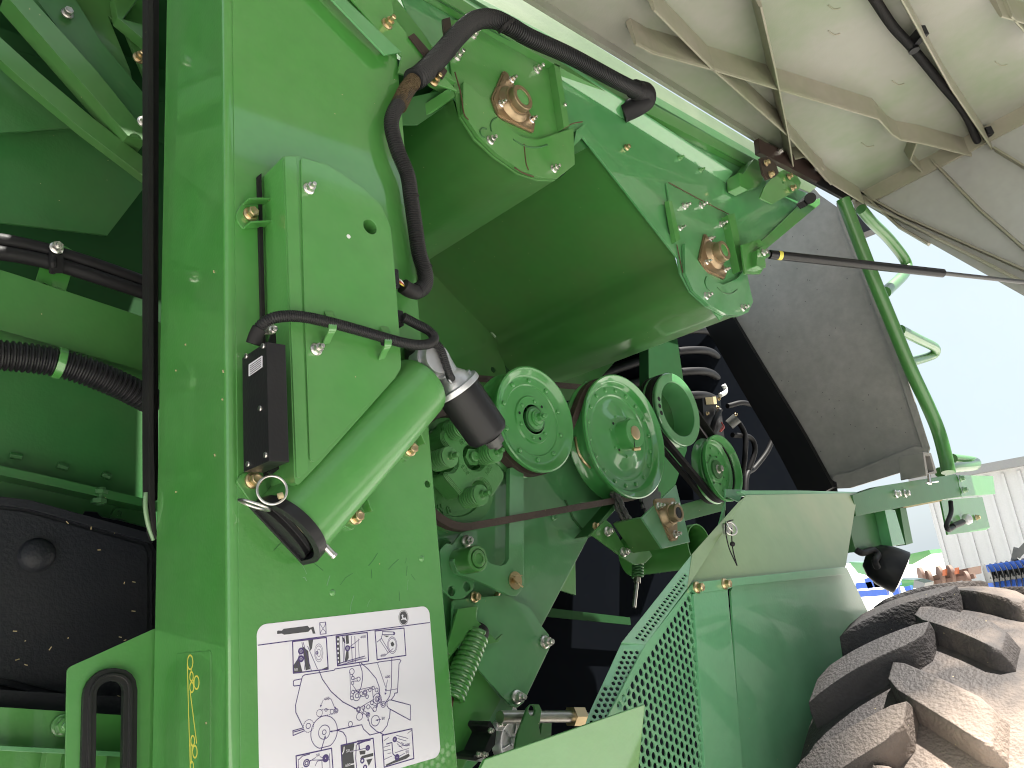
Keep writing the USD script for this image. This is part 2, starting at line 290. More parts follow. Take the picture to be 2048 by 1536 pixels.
for q in ((447, 745, .006), (428, 545, .004), (430, 912, .005), (371, 690, .002), (352, 742, .002), (445, 800, .003), (413, 1448, .003), (352, 985, .002)):
    o = PX(X0-.0006).at(q[0], q[1]); obj('chaff', rodm(o, o+np.array([0, .3, rng.uniform(.6, 1)])*q[2], .0012, 6), 'straw', el_)
# yellow belt diagram on the narrow left face
def circ(pl, cx, cy, b, w):
    c = pl.p2([(cx, cy)])[0]; rr = np.linalg.norm(pl.p2([(cx, cy-b)])[0]-c); return Point(*c).buffer(rr, quad_segs=10).exterior.buffer(w)
def stroke(pl, pts, w): return LineString(pl.p2(pts)).buffer(w, cap_style='flat')
LF = PX(X0-.0004)
Z4 = lambda x, y: (x/4, 1152+y/4)
ys = [circ(LF, *Z4(1522, 690), 14, .0011), circ(LF, *Z4(1533, 803), 9, .0011), circ(LF, *Z4(1573, 852), 13, .0011), circ(LF, *Z4(1535, 890), 10, .0011), circ(LF, *Z4(1543, 1318), 10, .0011), circ(LF, *Z4(1560, 1405), 12, .0011), circ(LF, *Z4(1536, 1520), 9, .0011)]
for pl_ in ([(1500, 690), (1510, 1100), (1524, 1530)], [(1523, 930), (1575, 1340)], [(1533, 745), (1520, 800)], [(1548, 830), (1552, 870)], [(1527, 1330), (1532, 1500)], [(1545, 1350), (1540, 1400)]): ys.append(stroke(LF, [Z4(*q) for q in pl_], .0011))
obj('belt_diagram_sticker', extrude(union_all(ys), .0006, LF, .0003), 'yellow_ink', el_, 'thin yellow belt routing diagram on the narrow left face')
obj('clear_film', extrude(rounded(Polygon(LF.p2([(353, 1307), (422, 1301), (421, 1600), (349, 1600)])), .004), .0005, LF, .00015), 'green', el_)

# lubrication label on the elevator front
DL = PY(-.0022)
lb = grp('lubrication_label', el_, 'white grease interval label with a violet line drawing of the machine')
tl, tr, br = DL.p2([(513.5, 1248), (857, 1213), (883, 1512)])
x0, x1, zt, zb = tl[0], (tr[0]+br[0])/2, (tl[1]+tr[1])/2, br[1]
obj('label_sheet', extrude(Polygon([(x0, zb), (x1, zb), (x1, zt), (x0, zt)]).buffer(-.014).buffer(.014, quad_segs=10), .0007, DL), 'white_label', lb)
E4 = lambda x, y: (480+x/4, 1152+y/4)
D6 = lambda x, y: (580+x/6.797, 1310+y/6.797)
G10 = lambda x, y: (500+x/10.24, 1200+y/10.24)
H10 = lambda x, y: (680+x/10.24, 1200+y/10.24)
thin, med = .00035, .0006
ink, dark, white = [], [], []
def S(f, pts, w=med): ink.append(stroke(DL, [f(*q) for q in pts], w))
def Cc(f, x, y, b, w=.00045, k=6.797): cx, cy = f(x, y); ink.append(circ(DL, cx, cy, b/k, w))
def fillp(f, pts, to): to.append(Polygon(DL.p2([f(*q) for q in pts])).buffer(0))
hl = DL.p2([E4(135, 548), E4(1518, 378)]); ink.append(LineString([(x0, hl[:, 1].mean()), (x1, hl[:, 1].mean())]).buffer(.0007, cap_style='flat'))
fillp(G10, [(555, 640), (575, 625), (650, 630), (690, 590), (1180, 528), (1215, 570), (1300, 545), (1340, 690), (1285, 690), (1262, 605), (1240, 600), (1195, 650), (700, 712), (655, 690), (575, 695), (555, 695)], dark)
S(G10, [(1425, 465), (1550, 452), (1560, 690), (1435, 703), (1425, 465)], .00045)
S(G10, [(1430, 470), (1450, 520), (1485, 575), (1492, 590), (1450, 650), (1437, 700)], .00035); S(G10, [(1548, 455), (1535, 520), (1500, 575), (1492, 590), (1540, 640), (1556, 690)], .00035)
c0 = DL.p2([H10(1300, 362)])[0]; sh = affinity.scale(Point(*c0).buffer(.0098, quad_segs=8), .92, 1.15).intersection(affinity.translate(Polygon([(-.0088, -.0108), (.0088, -.0108), (.0088, .0108), (-.0088, .0108)]), *c0)).buffer(-.0008).buffer(.0008)
deer = Polygon(DL.p2([H10(*q) for q in [(1285, 292), (1300, 312), (1293, 333), (1288, 358), (1333, 366), (1338, 343), (1350, 372), (1364, 402), (1376, 432), (1350, 416), (1328, 402), (1292, 402), (1268, 408), (1243, 418), (1250, 396), (1275, 380), (1268, 345), (1256, 318), (1270, 306)]])).buffer(0)
dark.append(sh.buffer(-.0012).difference(deer)); dark.append(sh.exterior.buffer(.0003))
B_ = {1: [(420, 525), (690, 492), (705, 745), (427, 778)], 2: [(768, 482), (1018, 452), (1028, 680), (780, 718)], 3: [(1080, 440), (1312, 417), (1327, 635), (1097, 670)], 4: [(448, 1440), (732, 1378), (750, 1640), (460, 1690)], 5: [(808, 1355), (1065, 1298), (1090, 1590), (822, 1640)], 6: [(1137, 1275), (1375, 1222), (1390, 1460), (1153, 1530)]}
for b in B_.values(): S(E4, b+[b[0]], .0008)
# drawing inside the small pictures
fillp(E4, [(427, 715), (470, 650), (500, 770), (427, 776)], dark); fillp(E4, [(500, 560), (545, 600), (560, 745), (525, 755)], dark); fillp(E4, [(545, 512), (585, 508), (575, 580), (560, 600)], dark); fillp(E4, [(655, 745), (700, 725), (703, 745)], dark)
for y_ in (600, 662): Cc(E4, 488, y_, 20, .0013, 4); Cc(E4, 488, y_, 6, .0005, 4)
S(E4, [(480, 615), (445, 715)], .0004); S(E4, [(480, 680), (462, 730)], .0004); S(E4, [(540, 560), (620, 745)], .0004); S(E4, [(505, 530), (570, 755)], .0004); S(E4, [(495, 530), (520, 700), (515, 750)], .0004)
for k in (72, 56, 30): ink.append(affinity.scale(circ(DL, *E4(630, 615), k/4, .0003), .55, 1))
Cc(E4, 615, 615, 10, .0006, 4)
fillp(E4, [(770, 485), (795, 482), (803, 705), (782, 712)], dark); fillp(E4, [(845, 478), (868, 474), (872, 540), (850, 545)], dark); fillp(E4, [(850, 600), (868, 600), (870, 655), (850, 690), (838, 690)], dark); fillp(E4, [(815, 490), (838, 500), (842, 540), (822, 520)], dark)
white += [Polygon(DL.p2([E4(776, y_), E4(790, y_-2), E4(792, y_+14), E4(778, y_+16)])) for y_ in (500, 535, 575, 610, 650, 680)]
Cc(E4, 860, 578, 18, .0011, 4); Cc(E4, 860, 578, 6, .0004, 4); S(E4, [(870, 572), (955, 508)], .0004); S(E4, [(885, 575), (915, 570)], .0009)
for x_ in (820, 832, 890, 918): S(E4, [(x_, 480), (x_+8, 690)], .0004)
S(E4, [(945, 500), (953, 650)], .0003); S(E4, [(790, 700), (1000, 640)], .0006); S(E4, [(800, 712), (1010, 655)], .0004); S(E4, [(860, 690), (985, 655)], .0003)
for k in (66, 54): ink.append(affinity.scale(circ(DL, *E4(1218, 553), k/4, .0004), .72, 1))
fillp(E4, [(1205, 535), (1222, 525), (1235, 545), (1225, 565), (1210, 560)], dark); S(E4, [(1132, 500), (1180, 580), (1195, 605)], .0004); S(E4, [(1120, 515), (1185, 615)], .0004); S(E4, [(1135, 445), (1232, 448), (1235, 470), (1135, 468)], .0005); Cc(E4, 1232, 459, 9, .0004, 4); S(E4, [(1143, 445), (1130, 500), (1095, 530)], .0005); fillp(E4, [(1145, 475), (1195, 478), (1175, 490)], dark); S(E4, [(1165, 632), (1225, 580)], .0004)
fillp(E4, [(455, 1560), (500, 1530), (520, 1600), (458, 1600)], dark)
Cc(E4, 532, 1497, 28, .0008, 4); Cc(E4, 532, 1497, 14, .0006, 4); Cc(E4, 685, 1458, 22, .0016, 4); Cc(E4, 685, 1458, 8, .0005, 4); S(E4, [(548, 1488), (606, 1452)], .0004); S(E4, [(638, 1445), (668, 1455)], .0004); S(E4, [(560, 1475), (660, 1470)], .0004); S(E4, [(470, 1470), (500, 1440), (560, 1425)], .0005); S(E4, [(600, 1520), (620, 1480), (715, 1470)], .0004); S(E4, [(465, 1465), (470, 1590)], .0004); S(E4, [(655, 1480), (660, 1590)], .0004); S(E4, [(715, 1420), (722, 1590)], .0004)
fillp(E4, [(808, 1357), (915, 1335), (905, 1420), (915, 1520), (925, 1620), (822, 1640)], dark); fillp(E4, [(955, 1400), (1005, 1395), (1000, 1425), (960, 1430)], dark); fillp(E4, [(975, 1440), (1065, 1415), (1065, 1440), (960, 1465)], dark); fillp(E4, [(1010, 1470), (1060, 1460), (1030, 1520)], dark)
white += [LineString(DL.p2([E4(*q) for q in s])).buffer(.0008) for s in ([(833, 1370), (830, 1400), (820, 1422)], [(885, 1405), (960, 1390)], [(890, 1507), (925, 1500)])]
Cc(E4, 1022, 1375, 17, .001, 4); Cc(E4, 1022, 1375, 6, .0005, 4); Cc(E4, 978, 1478, 16, .001, 4); Cc(E4, 1000, 1530, 15, .001, 4); S(E4, [(925, 1335), (940, 1320), (1060, 1300)], .0006); S(E4, [(885, 1405), (1005, 1378)], .0004); S(E4, [(935, 1345), (1000, 1320), (1045, 1310)], .001); S(E4, [(930, 1350), (925, 1460), (940, 1600)], .0006); S(E4, [(950, 1330), (955, 1385)], .0009)
fillp(E4, [(1165, 1510), (1350, 1420), (1358, 1440), (1330, 1462), (1250, 1490), (1170, 1520)], dark)
Cc(E4, 1238, 1307, 17, .001, 4); Cc(E4, 1238, 1307, 7, .0004, 4); Cc(E4, 1256, 1450, 15, .0018, 4); Cc(E4, 1256, 1450, 6, .0004, 4); S(E4, [(1248, 1318), (1318, 1358)], .0004); S(E4, [(1268, 1445), (1318, 1418)], .0004); S(E4, [(1170, 1345), (1215, 1332), (1222, 1420), (1240, 1440)], .0007)
for q in ([(1150, 1320), (1190, 1290)], [(1260, 1300), (1330, 1320)], [(1250, 1275), (1345, 1300)], [(1340, 1260), (1372, 1235)], [(1270, 1365), (1330, 1350)], [(1150, 1370), (1200, 1355)], [(1150, 1400), (1205, 1385)], [(1280, 1400), (1350, 1380)], [(1180, 1420), (1210, 1415)], [(1240, 1415), (1300, 1395)], [(1150, 1470), (1215, 1440)], [(1290, 1330), (1310, 1345)], [(1255, 1340), (1300, 1380)]): S(E4, q, .00035)
# the machine drawing
for q in ([(160, 320), (170, 290), (200, 270), (600, 208), (612, 190), (1180, 103), (1198, 105), (1205, 95), (1490, 58), (1508, 78), (1482, 120), (1460, 512), (1420, 522), (1418, 550), (1375, 610)], [(160, 320), (75, 680), (78, 780), (178, 985)], [(155, 325), (55, 345), (45, 360), (45, 410), (58, 422), (135, 412)], [(178, 990), (38, 1030), (42, 1095), (195, 1030)], [(42, 1050), (185, 1010)], [(635, 1020), (975, 948), (1000, 1010), (1085, 1088), (1255, 1045), (1320, 960), (1340, 870), (1352, 862), (1362, 740)],
          [(1375, 612), (1635, 680), (1635, 887), (1340, 725), (1318, 690), (1318, 640), (1345, 612), (1375, 612)], [(388, 200), (440, 330), (560, 500), (720, 640), (905, 735)], [(945, 110), (980, 220), (985, 330), (965, 440), (925, 520)], [(965, 110), (1060, 190), (1170, 320), (1210, 430), (1220, 520), (1180, 715)], [(1383, 45), (1380, 420), (1355, 560), (1290, 660)], [(1280, 1085), (1180, 1040), (1090, 960), (1060, 860)], [(420, 1300), (480, 1100)], [(770, 1210), (760, 1110), (720, 1050), (650, 1025), (545, 1040)]): S(D6, q)
for q in ([(1190, 115), (1300, 440)], [(1300, 490), (1455, 460)], [(1325, 335), (1300, 480)], [(540, 590), (560, 605), (615, 735)], [(1235, 875), (1165, 887)], [(815, 230), (822, 590)], [(845, 265), (855, 300)], [(865, 335), (930, 300)], [(865, 355), (930, 355)], [(845, 400), (920, 510)], [(860, 490), (1130, 430)], [(1118, 450), (1130, 580)], [(1190, 480), (1230, 590)], [(930, 575), (1040, 555)], [(945, 720), (1140, 600)], [(970, 770), (1060, 835)], [(990, 750), (1075, 800)], [(1090, 700), (1140, 760)], [(1010, 690), (985, 830)], [(1220, 660), (1270, 690)], [(1110, 670), (1160, 690), (1200, 660)], [(1030, 480), (1130, 445)]): S(D6, q, .0004)
for x, y, b in ((840, 225, 40), (853, 312, 24), (932, 328, 28), (850, 380, 22), (855, 503, 24), (842, 583, 26), (905, 560, 62), (910, 555, 28), (968, 525, 26), (1020, 510, 34), (1020, 510, 20), (1048, 567, 24), (1085, 478, 22), (1130, 448, 24), (1177, 475, 26), (1185, 595, 70), (1185, 597, 38), (1185, 597, 20), (1112, 650, 26), (1228, 622, 24), (1268, 672, 40), (1268, 672, 20), (930, 740, 36), (930, 740, 22), (998, 715, 26), (1063, 705, 28), (1150, 738, 32), (1060, 815, 32), (1060, 815, 14), (945, 835, 52), (1160, 893, 72), (820, 940, 35), (465, 1048, 95), (465, 1050, 32), (248, 965, 36), (628, 758, 30), (628, 758, 14)): Cc(D6, x, y, b)
th_ = np.linspace(0, 2*np.pi, 60); cw = DL.p2([D6(465, 1048)])[0]; rw = np.linalg.norm(DL.p2([D6(465, 828)])[0]-cw)
ink.append(Point(*cw).buffer(rw, quad_segs=14).intersection(Polygon([(cw[0]-1, cw[1]-rw*.92), (cw[0]+1, cw[1]-rw*.92), (cw[0]+1, cw[1]+1), (cw[0]-1, cw[1]+1)])).exterior.buffer(.0005))
def dashed(c, b, k=18, part=1.0):
    c = D6(*c); c2 = DL.p2([c])[0]; r_ = np.linalg.norm(DL.p2([(c[0], c[1]-b/6.797)])[0]-c2)
    for i in range(int(k*part)): 
        t = np.linspace(i, i+.5, 4)*2*np.pi/k; ink.append(LineString(np.stack([c2[0]+r_*np.cos(t), c2[1]+r_*np.sin(t)], 1)).buffer(.0004))
dashed((252, 965), 85); dashed((400, 790), 48, 12); dashed((570, 770), 30, 10); dashed((490, 745), 20, 8)
for q in ([(450, 610), (415, 700)], [(430, 745), (600, 740)], [(410, 835), (600, 800)]):
    q0, q1 = np.array(q, float)
    for t in np.arange(0, 1, .16): S(D6, [tuple(q0+(q1-q0)*t), tuple(q0+(q1-q0)*(t+.09))], .0004)
for tip, d in (((540, 1042), (1, -.1)), ((480, 1092), (-.15, 1)), ((1160, 888), (1, -.1)), ((1060, 858), (.1, 1)), ((905, 738), (-1, -.5)), ((412, 712), (.3, -1)), ((622, 740), (-.4, -1)), ((1175, 722), (.2, -1)), ((1302, 500), (0, -1)), ((1290, 545), (.3, -1)), ((925, 528), (.3, -1))):
    tp, d = np.array(tip, float), np.array(d)/np.hypot(*d); nn = np.array([-d[1], d[0]]); fillp(D6, [tuple(tp), tuple(tp+d*34+nn*14), tuple(tp+d*34-nn*14)], ink)
white = union_all(white); ink = union_all([i.buffer(0) for i in ink]); dark = union_all(dark).difference(white)
full = Polygon([(x0+.001, zb+.001), (x1-.001, zb+.001), (x1-.001, zt-.001), (x0+.001, zt-.001)])
obj('printed_lines', extrude(ink.intersection(full), .0004, DL, .0002), 'ink', lb)
for g_ in getattr(dark.difference(ink).intersection(full), 'geoms', []):
    if g_.geom_type == 'Polygon' and g_.area > 2e-7: obj('printed_block', extrude(g_, .0004, DL, .00015), 'ink_dark', lb)
for t, f, x, y, hh, mt in (('50', E4, 432, 760, 20, 'white_label'), ('400', E4, 963, 500, 20, 'ink'), ('400', E4, 1123, 648, 20, 'ink'), ('400', E4, 1160, 820, 20, 'ink'), ('400', E4, 672, 996, 20, 'ink'), ('50', E4, 1132, 1153, 20, 'ink'), ('50', E4, 608, 1446, 20, 'ink'), ('50', E4, 848, 1412, 21, 'white_label'), ('400', E4, 840, 1528, 21, 'white_label'), ('400', E4, 1320, 1366, 20, 'ink'), ('50', E4, 1324, 1420, 20, 'ink')):
    px, py = f(x, y); o = DL.p2([(px, py)])[0]; hgt = np.linalg.norm(DL.p2([(px, py-hh/4)])[0]-o)
    tm = meshkit.text_mesh(t, hgt, .0004, bold=False); tm.apply_translation((o[0], o[1], 0)); tm.apply_transform(DL.mat(.0001 if mt == 'ink' else .0002)); obj('printed_number', tm, mt, lb)

# sampling housing on the elevator front
hs = grp('actuator_housing', H)
F7 = PY(-.07)
outline = [(566, 312), (597, 311), (655, 330), (722, 374), (762, 412), (780, 455), (787, 525), (799, 690), (801, 738), (790, 756), (640, 925), (592, 975), (588, 950), (577, 620)]
obj('housing', slab(F7, outline, .0695, holes=[(738, 455, .0135)], rnd=.004), 'green', hs, smooth=30)
obj('edge_strip', slab(F7, [(568, 314), (592, 313), (603, 620), (616, 942), (592, 960), (579, 620)], .004, .002, rnd=.003), 'green', hs)
obj('cover_plate', slab(F7, [(600, 316), (655, 332), (722, 376), (761, 413), (779, 456), (786, 525), (798, 690), (800, 734), (788, 750), (618, 936), (607, 620)], .004, .0032, holes=[(738, 455, .0135)], rnd=.006), 'green', hs)
for bx, by in ((617, 378), (632, 699)): bolt(hs, bx, by, -.0735, .0098, 'nut', 'zinc', .010)
obj('plug', lathe([(.0036, 0), (.0036, .0006), (0, .0008)], at(697, 473, -.0732), NY, 14), 'white_plastic', hs, 'small pale plug in the cover')
obj('seal_strip', slab(PY(-.008), [(516, 352), (523, 346), (531, 660), (538, 952), (531, 952), (524, 660)], .008), 'black_rubber', hs)
for nm, pts in (('slot', [(646, 626), (654, 626), (657, 640), (649, 640)]), ('slot', [(757, 678), (768, 680), (769, 694), (760, 692)])):
    obj(nm, slab(F7, pts, .001, .0036, rnd=.001), 'black_plastic', hs, 'dark slot beside a hose loop')
for (cx, cy) in ((656, 653), (767, 684)):
    P_ = pathY([(cx+1, cy-30, -.074), (cx+5, cy-20, -.084), (cx+9, cy-6, -.096), (cx+8, cy+8, -.096), (cx+2, cy+20, -.086), (cx-4, cy+34, -.074)])
    obj('hose_loop', sweep(smooth_path(P_, .003), 1, sec=[(-.0065, -.0012), (.0065, -.0012), (.0065, .0012), (-.0065, .0012)], up=(1, 0, .35)), 'green', hs, smooth=40)
# brackets that hold it
def tab(pts, y, bx, by, flanges=()):
    b = obj('bracket', [slab(PY(y), pts, .004, rnd=.004)] + [sweep([at(*q0, y), at(*q1, y)], 1, sec=[(-.0015, -.001), (.0015, -.001), (.0015, .02), (-.0015, .02)], up=(0, 0, 1)) for q0, q1 in flanges], 'green', hs)
    obj('bolt', hexbolt(at(bx, by, y-.002), NY, .0118, 'head', rot=.4), 'gold_zinc', b, smooth=30)
tab([(484, 406), (537, 408), (541, 452), (486, 457), (474, 440), (474, 424)], -.006, 501, 429, [((487, 408), (540, 408)), ((489, 455), (541, 452))])
tab([(473, 962), (484, 947), (503, 944), (528, 955), (545, 1010), (508, 1012)], -.006, 506, 961)
tab([(793, 908), (826, 866), (837, 892), (815, 922)], -.01, 820, 899, [((812, 920), (796, 906)), ((826, 868), (837, 892))])
tab([(680, 1048), (722, 1002), (732, 1026), (705, 1060)], -.01, 711, 1034, [((704, 1058), (682, 1046)), ((722, 1004), (731, 1026))])

# D-shaped document tube running diagonally
dt = grp('storage_tube', H)
A_, Bt = at(566, 1058, 0), at(832, 766, 0)
ax = (Bt-A_)/np.linalg.norm(Bt-A_); wv = np.cross(ax, NY); ln = np.linalg.norm(Bt-A_)
def dsec(w, d, k=16):
    t = np.linspace(0, np.pi, k); return [(w, 0)] + [(w*math.cos(q), d*.40+d*.60*math.sin(q)) for q in t] + [(-w, 0)]
DW, DD = .056, .080
def dsweep(w, d, s0, s1, cap=True):
    s = dsec(w, d); P = Polygon(s); m = trimesh.creation.extrude_polygon(P, s1-s0, engine='earcut')
    T = np.eye(4); T[:3, 0], T[:3, 1], T[:3, 2], T[:3, 3] = wv, NY, ax, A_ + ax*s0; 
    m.apply_transform(T)
    if np.linalg.det(T[:3, :3]) < 0: m.invert()
    return m
def dring(w, d, w2, d2, s0, s1):
    P = Polygon(dsec(w, d)).difference(affinity.translate(Polygon(dsec(w2, d2)), 0, .006)); m = trimesh.creation.extrude_polygon(P, s1-s0, engine='earcut')
    T = np.eye(4); T[:3, 0], T[:3, 1], T[:3, 2], T[:3, 3] = wv, NY, ax, A_ + ax*s0; m.apply_transform(T)
    if np.linalg.det(T[:3, :3]) < 0: m.invert()
    return m
parts = [dring(DW, DD, DW-.004, DD-.010, 0, ln-.04)]
for k in range(6):
    c = math.cos(k/6*math.pi/2*.9); parts.append(dsweep(DW-.022*(1-c), DD-.03*(1-c), ln-.04+.03*math.sin(k/6*math.pi/2*.9), ln-.04+.03*math.sin((k+1)/6*math.pi/2*.9)+.0005*(k == 5)))
obj('tube_body', parts, 'green_satin', dt, smooth=35)
obj('end_collar', [dring(DW+.002, DD+.003, DW-.006, DD-.016, -.016, 0)], 'black_plastic', dt, smooth=35)
obj('inner_tray', [dsweep(DW-.006, .03, -.012, .10), dsweep(DW-.010, .042, -.004, .08)], 'black_plastic', dt)
obj('inner_back', dsweep(DW-.005, DD-.012, .11, .115), 'black_plastic', dt)
obj('seal_line', sweep([A_+wv*(DW-.012)+NY*.046-ax*.003, A_-wv*(DW-.012)+NY*.046-ax*.003], .0014, 8), 'straw', dt, 'thin cream seal line inside the open end')
cc = A_ - wv*.006 + NY*.050 + ax*.02
obj('latch_disc', [lathe([(.017, 0), (.017, .006), (.0, .006)], cc, -ax, 24)], 'black_plastic', dt, smooth=35); obj('latch_stud', lathe([(.009, .006), (.009, .011), (0, .012)], cc, -ax, 18), 'rust', dt, 'rusty round stud inside the open end', smooth=35)
def ringm(c, n, R_, r_): 
    u, v, n = frame(n); t = np.linspace(0, 2*np.pi, 36, endpoint=False); return sweep(np.array(c)+R_*(np.cos(t)[:, None]*u+np.sin(t)[:, None]*v), r_, 10, close=True)
obj('pull_ring', ringm(at(544, 980, -.075), NY+np.array([-.25, 0, .1]), .0195, .0019), 'zinc', dt, smooth=True)
obj('pull_ring', ringm(at(509, 1010, -.05), np.array([.35, -.2, 1.0]), .021, .0022), 'zinc', dt, smooth=True)
obj('pin_bead', rodm(at(556, 993, -.078), at(566, 990, -.080), .0042), 'straw', dt, smooth=30)
obj('lock_pin', [rodm(at(643, 1086, -.055), at(668, 1111, -.06), .0048, 16), rodm(at(666, 1109, -.06), at(670, 1113, -.0605), .0052, 16)], 'zinc', dt, smooth=35)

# black control box on the housing's left side
cb = grp('control_box', H)
q0, q1 = at(533, 690, -.1), at(578, 925, -.1); yb = -.026
lo, hi = (q0[0], -.1, at(540, 922, -.1)[2]), (q1[0], yb, at(534, 684, -.1)[2])
bx_ = manifold = None
obj('box_body', box(lo, hi), 'black_paint', cb)
BL_ = PX(lo[0])
for bx, by in ((526, 692), (492, 712), (520, 817), (531, 910), (496, 928)): obj('screw', lathe([(.0042, 0), (.0038, .0016), (.0015, .0022), (0, .0018)], BL_.at(bx, by), (-1, 0, 0), 16), 'zinc', cb, smooth=40)
obj('rating_plate', slab(BL_, [(498, 729), (525, 711), (525, 734), (498, 753)], .0006, .0006, rnd=.001), 'white_label', cb, 'small white rating plate')
for k in range(5):
    f = .15+.17*k; obj('printed_line', slab(BL_, [(501, 729+24*f-1), (523, 714+24*f-2), (523, 714+24*f-.6), (501, 729+24*f+.4)], .0003, .0008), 'ink_dark', cb)
obj('mount_ear', slab(PY(-.03), [(535, 690), (548, 650), (562, 655), (575, 692)], .003), 'black_paint', cb)
obj('mount_foot', slab(PY(-.028), [(560, 918), (579, 922), (577, 942), (571, 946), (569, 930), (545, 948), (536, 945)], .003), 'black_paint', cb)
obj('mount_bracket', [slab(PY(-.05), [(532, 652), (541, 640), (552, 655), (548, 668), (530, 668)], .004, rnd=.002)], 'steel', cb, 'brown tarnished bracket under the hose bend'); bolt(cb, 545, 660, -.056, .0062, 'head', 'zinc')

# gear motor at the upper end of the tube
gm = grp('gear_motor', H)
YM = -.035
a0, a1, a2, a3 = at(852, 728, YM), at(905, 768, YM), at(912, 776, YM), at(962, 848, YM)
md = (a3-a2)/np.linalg.norm(a3-a2)
obj('motor_can', lathe([(0, .003), (.040, .003), (.0415, .008), (.0405, .10), (.036, .108), (.024, .1095), (0, .1095)], a2, md, 36), 'black_plastic', gm, smooth=40)
obj('end_boss', lathe([(.0, .105), (.018, .108), (.0165, .122), (.009, .124), (.008, .130), (0, .131)], a2+np.array([.008, 0, -.004]), md, 20), 'dark_steel', gm, smooth=40)
obj('flange', lathe([(.0, -.006), (.046, -.006), (.047, 0), (.0465, .004), (.0, .004)], a2, md, 36), 'alu', gm, smooth=40)
obj('flange_ear', rodm(at(932, 750, YM-.01)-md*.005, at(932, 750, YM-.01)+md*.004, .011, 18), 'alu', gm, smooth=40); obj('screw', hexbolt(at(936, 748, YM-.01)+md*.004, md, .006), 'zinc', gm, smooth=30)
gbx = [lathe([(.0, -.085), (.020, -.085), (.024, -.06), (.022, -.03), (.032, -.018), (.034, -.006), (0, -.006)], a2, md, 28), rodm(a0, a0+NY*.035, .030, 28, .027), rodm(a0-np.array([0, .02, 0]), a0+np.array([0, .005, 0]), .034, 28)]
obj('gearbox', gbx, 'alu', gm, smooth=40)
for k in range(5): obj('gearbox_rib', sweep([a2-md*.02+ (.031)*np.array([math.cos(k*.6-1.2)*md[2], -math.sin(k*.6+.4)*0-1*abs(math.cos(k*.6-1.2)), -math.cos(k*.6-1.2)*md[0]]), a2-md*.07+.02*np.array([math.cos(k*.6-1.2)*md[2], -abs(math.cos(k*.6-1.2)), -math.cos(k*.6-1.2)*md[0]])], .002, 6), 'alu', gm)
obj('gearbox_cap', lathe([(.032, 0), (.032, .02), (.02, .026), (0, .026)], at(845, 716, YM+.01), (-.3, -.5, .8), 24), 'black_plastic', gm, smooth=40)

# wiring
wi = grp('wiring_harness', H, 'ribbed black wiring conduit along the elevator and over the bearing plates')
YH = -.02
obj('conduit', conduit(pathY([(1283, 186, .0), (1230, 160, -.02), (1140, 112, YH), (1060, 76, YH), (1022, 54, YH), (985, 38, -.02), (950, 42, -.02), (918, 68, -.02), (880, 112, -.02), (842, 150, -.03), (826, 160, -.03)]), .0225, .0072, 18), 'black_plastic', wi, smooth=50)
obj('taped_joint', conduit(pathY([(838, 152, -.03), (824, 166, -.03), (812, 182, -.028), (803, 200, -.026), (797, 212, -.026)]), .0168, .005), 'chaff', wi, 'chaff-caked joint in the conduit', smooth=50)
obj('conduit', conduit(pathY([(822, 172, -.028), (805, 197, -.028), (788, 225, -.028), (783, 252, -.028), (795, 300, -.028), (815, 350, -.028), (822, 395, -.028), (830, 450, -.026), (838, 505, -.024), (848, 538, -.03), (851, 558, -.036), (846, 575, -.04), (832, 583, -.045)]), .0148, .0046, 16), 'black_plastic', wi, smooth=50)
obj('tape_wrap', tube(pathY([(845, 576, -.04), (833, 584, -.045), (818, 580, -.05), (806, 572, -.052)]), .0135, .004), 'black_rubber', wi, smooth=50)
for q in ((823, 398), (849, 540), (1012, 52), (827, 160)): obj('cable_tie', tube(pathY([(q[0]-2, q[1]-3, -.026), (q[0]+2, q[1]+3, -.026)]), .0165 if q[0] < 860 else .0245, .003), 'black_rubber', wi, smooth=50)
obj('rubber_elbow', tube(pathY([(1275, 182, .005), (1290, 186, .0), (1291, 200, .01), (1275, 212, .03), (1245, 226, .07)]), .031, .004, 20), 'black_rubber', wi, smooth=50)
obj('elbow_ring', tube(pathY([(1268, 178, .0), (1277, 182, .0)]), .029, .004, 20), 'black_rubber', wi, smooth=50)
obj('conduit', conduit(pathY([(508, 684, -.065), (515, 662, -.07), (530, 644, -.08), (556, 634, -.088), (600, 633, -.09), (660, 645, -.092), (730, 664, -.092), (800, 684, -.09), (838, 690, -.085), (862, 686, -.08), (868, 674, -.075), (855, 660, -.07), (832, 648, -.07), (806, 634, -.07)]), .0087, .0034, 14), 'black_plastic', wi, smooth=50)
obj('conduit', conduit(pathY([(868, 684, -.075), (880, 696, -.075), (888, 716, -.075), (897, 746, -.07), (903, 758, -.06)]), .0075, .0034, 12), 'black_plastic', wi, smooth=50)
obj('hose_end', tube(pathY([(506, 688, -.063), (513, 668, -.069), (519, 657, -.073)]), .0102, .004), 'black_rubber', wi, smooth=50)
for (x0_, y0_, x1_, y1_) in ((783, 536, 797, 576), (792, 619, 806, 652)):
    obj('plug_connector', [slab(PY(-.06), [(x0_, y0_), (x1_, y0_+3), (x1_+2, y1_), (x0_+2, y1_-2)], .03, rnd=.002), slab(PY(-.066), [(x0_+2, y0_+8), (x1_-1, y0_+10), (x1_-1, y1_-8), (x0_+3, y1_-10)], .02, rnd=.002)], 'black_plastic', wi)
for k, (c, dy) in enumerate((('red', 0), ('yellow_ink', 3), ('white_plastic', -4))): obj('wire', tube(pathY([(797, 562+dy, -.055), (803, 566+dy, -.06), (808, 571+dy*.3, -.055)]), .0014, .003, 6), c, wi, smooth=True)

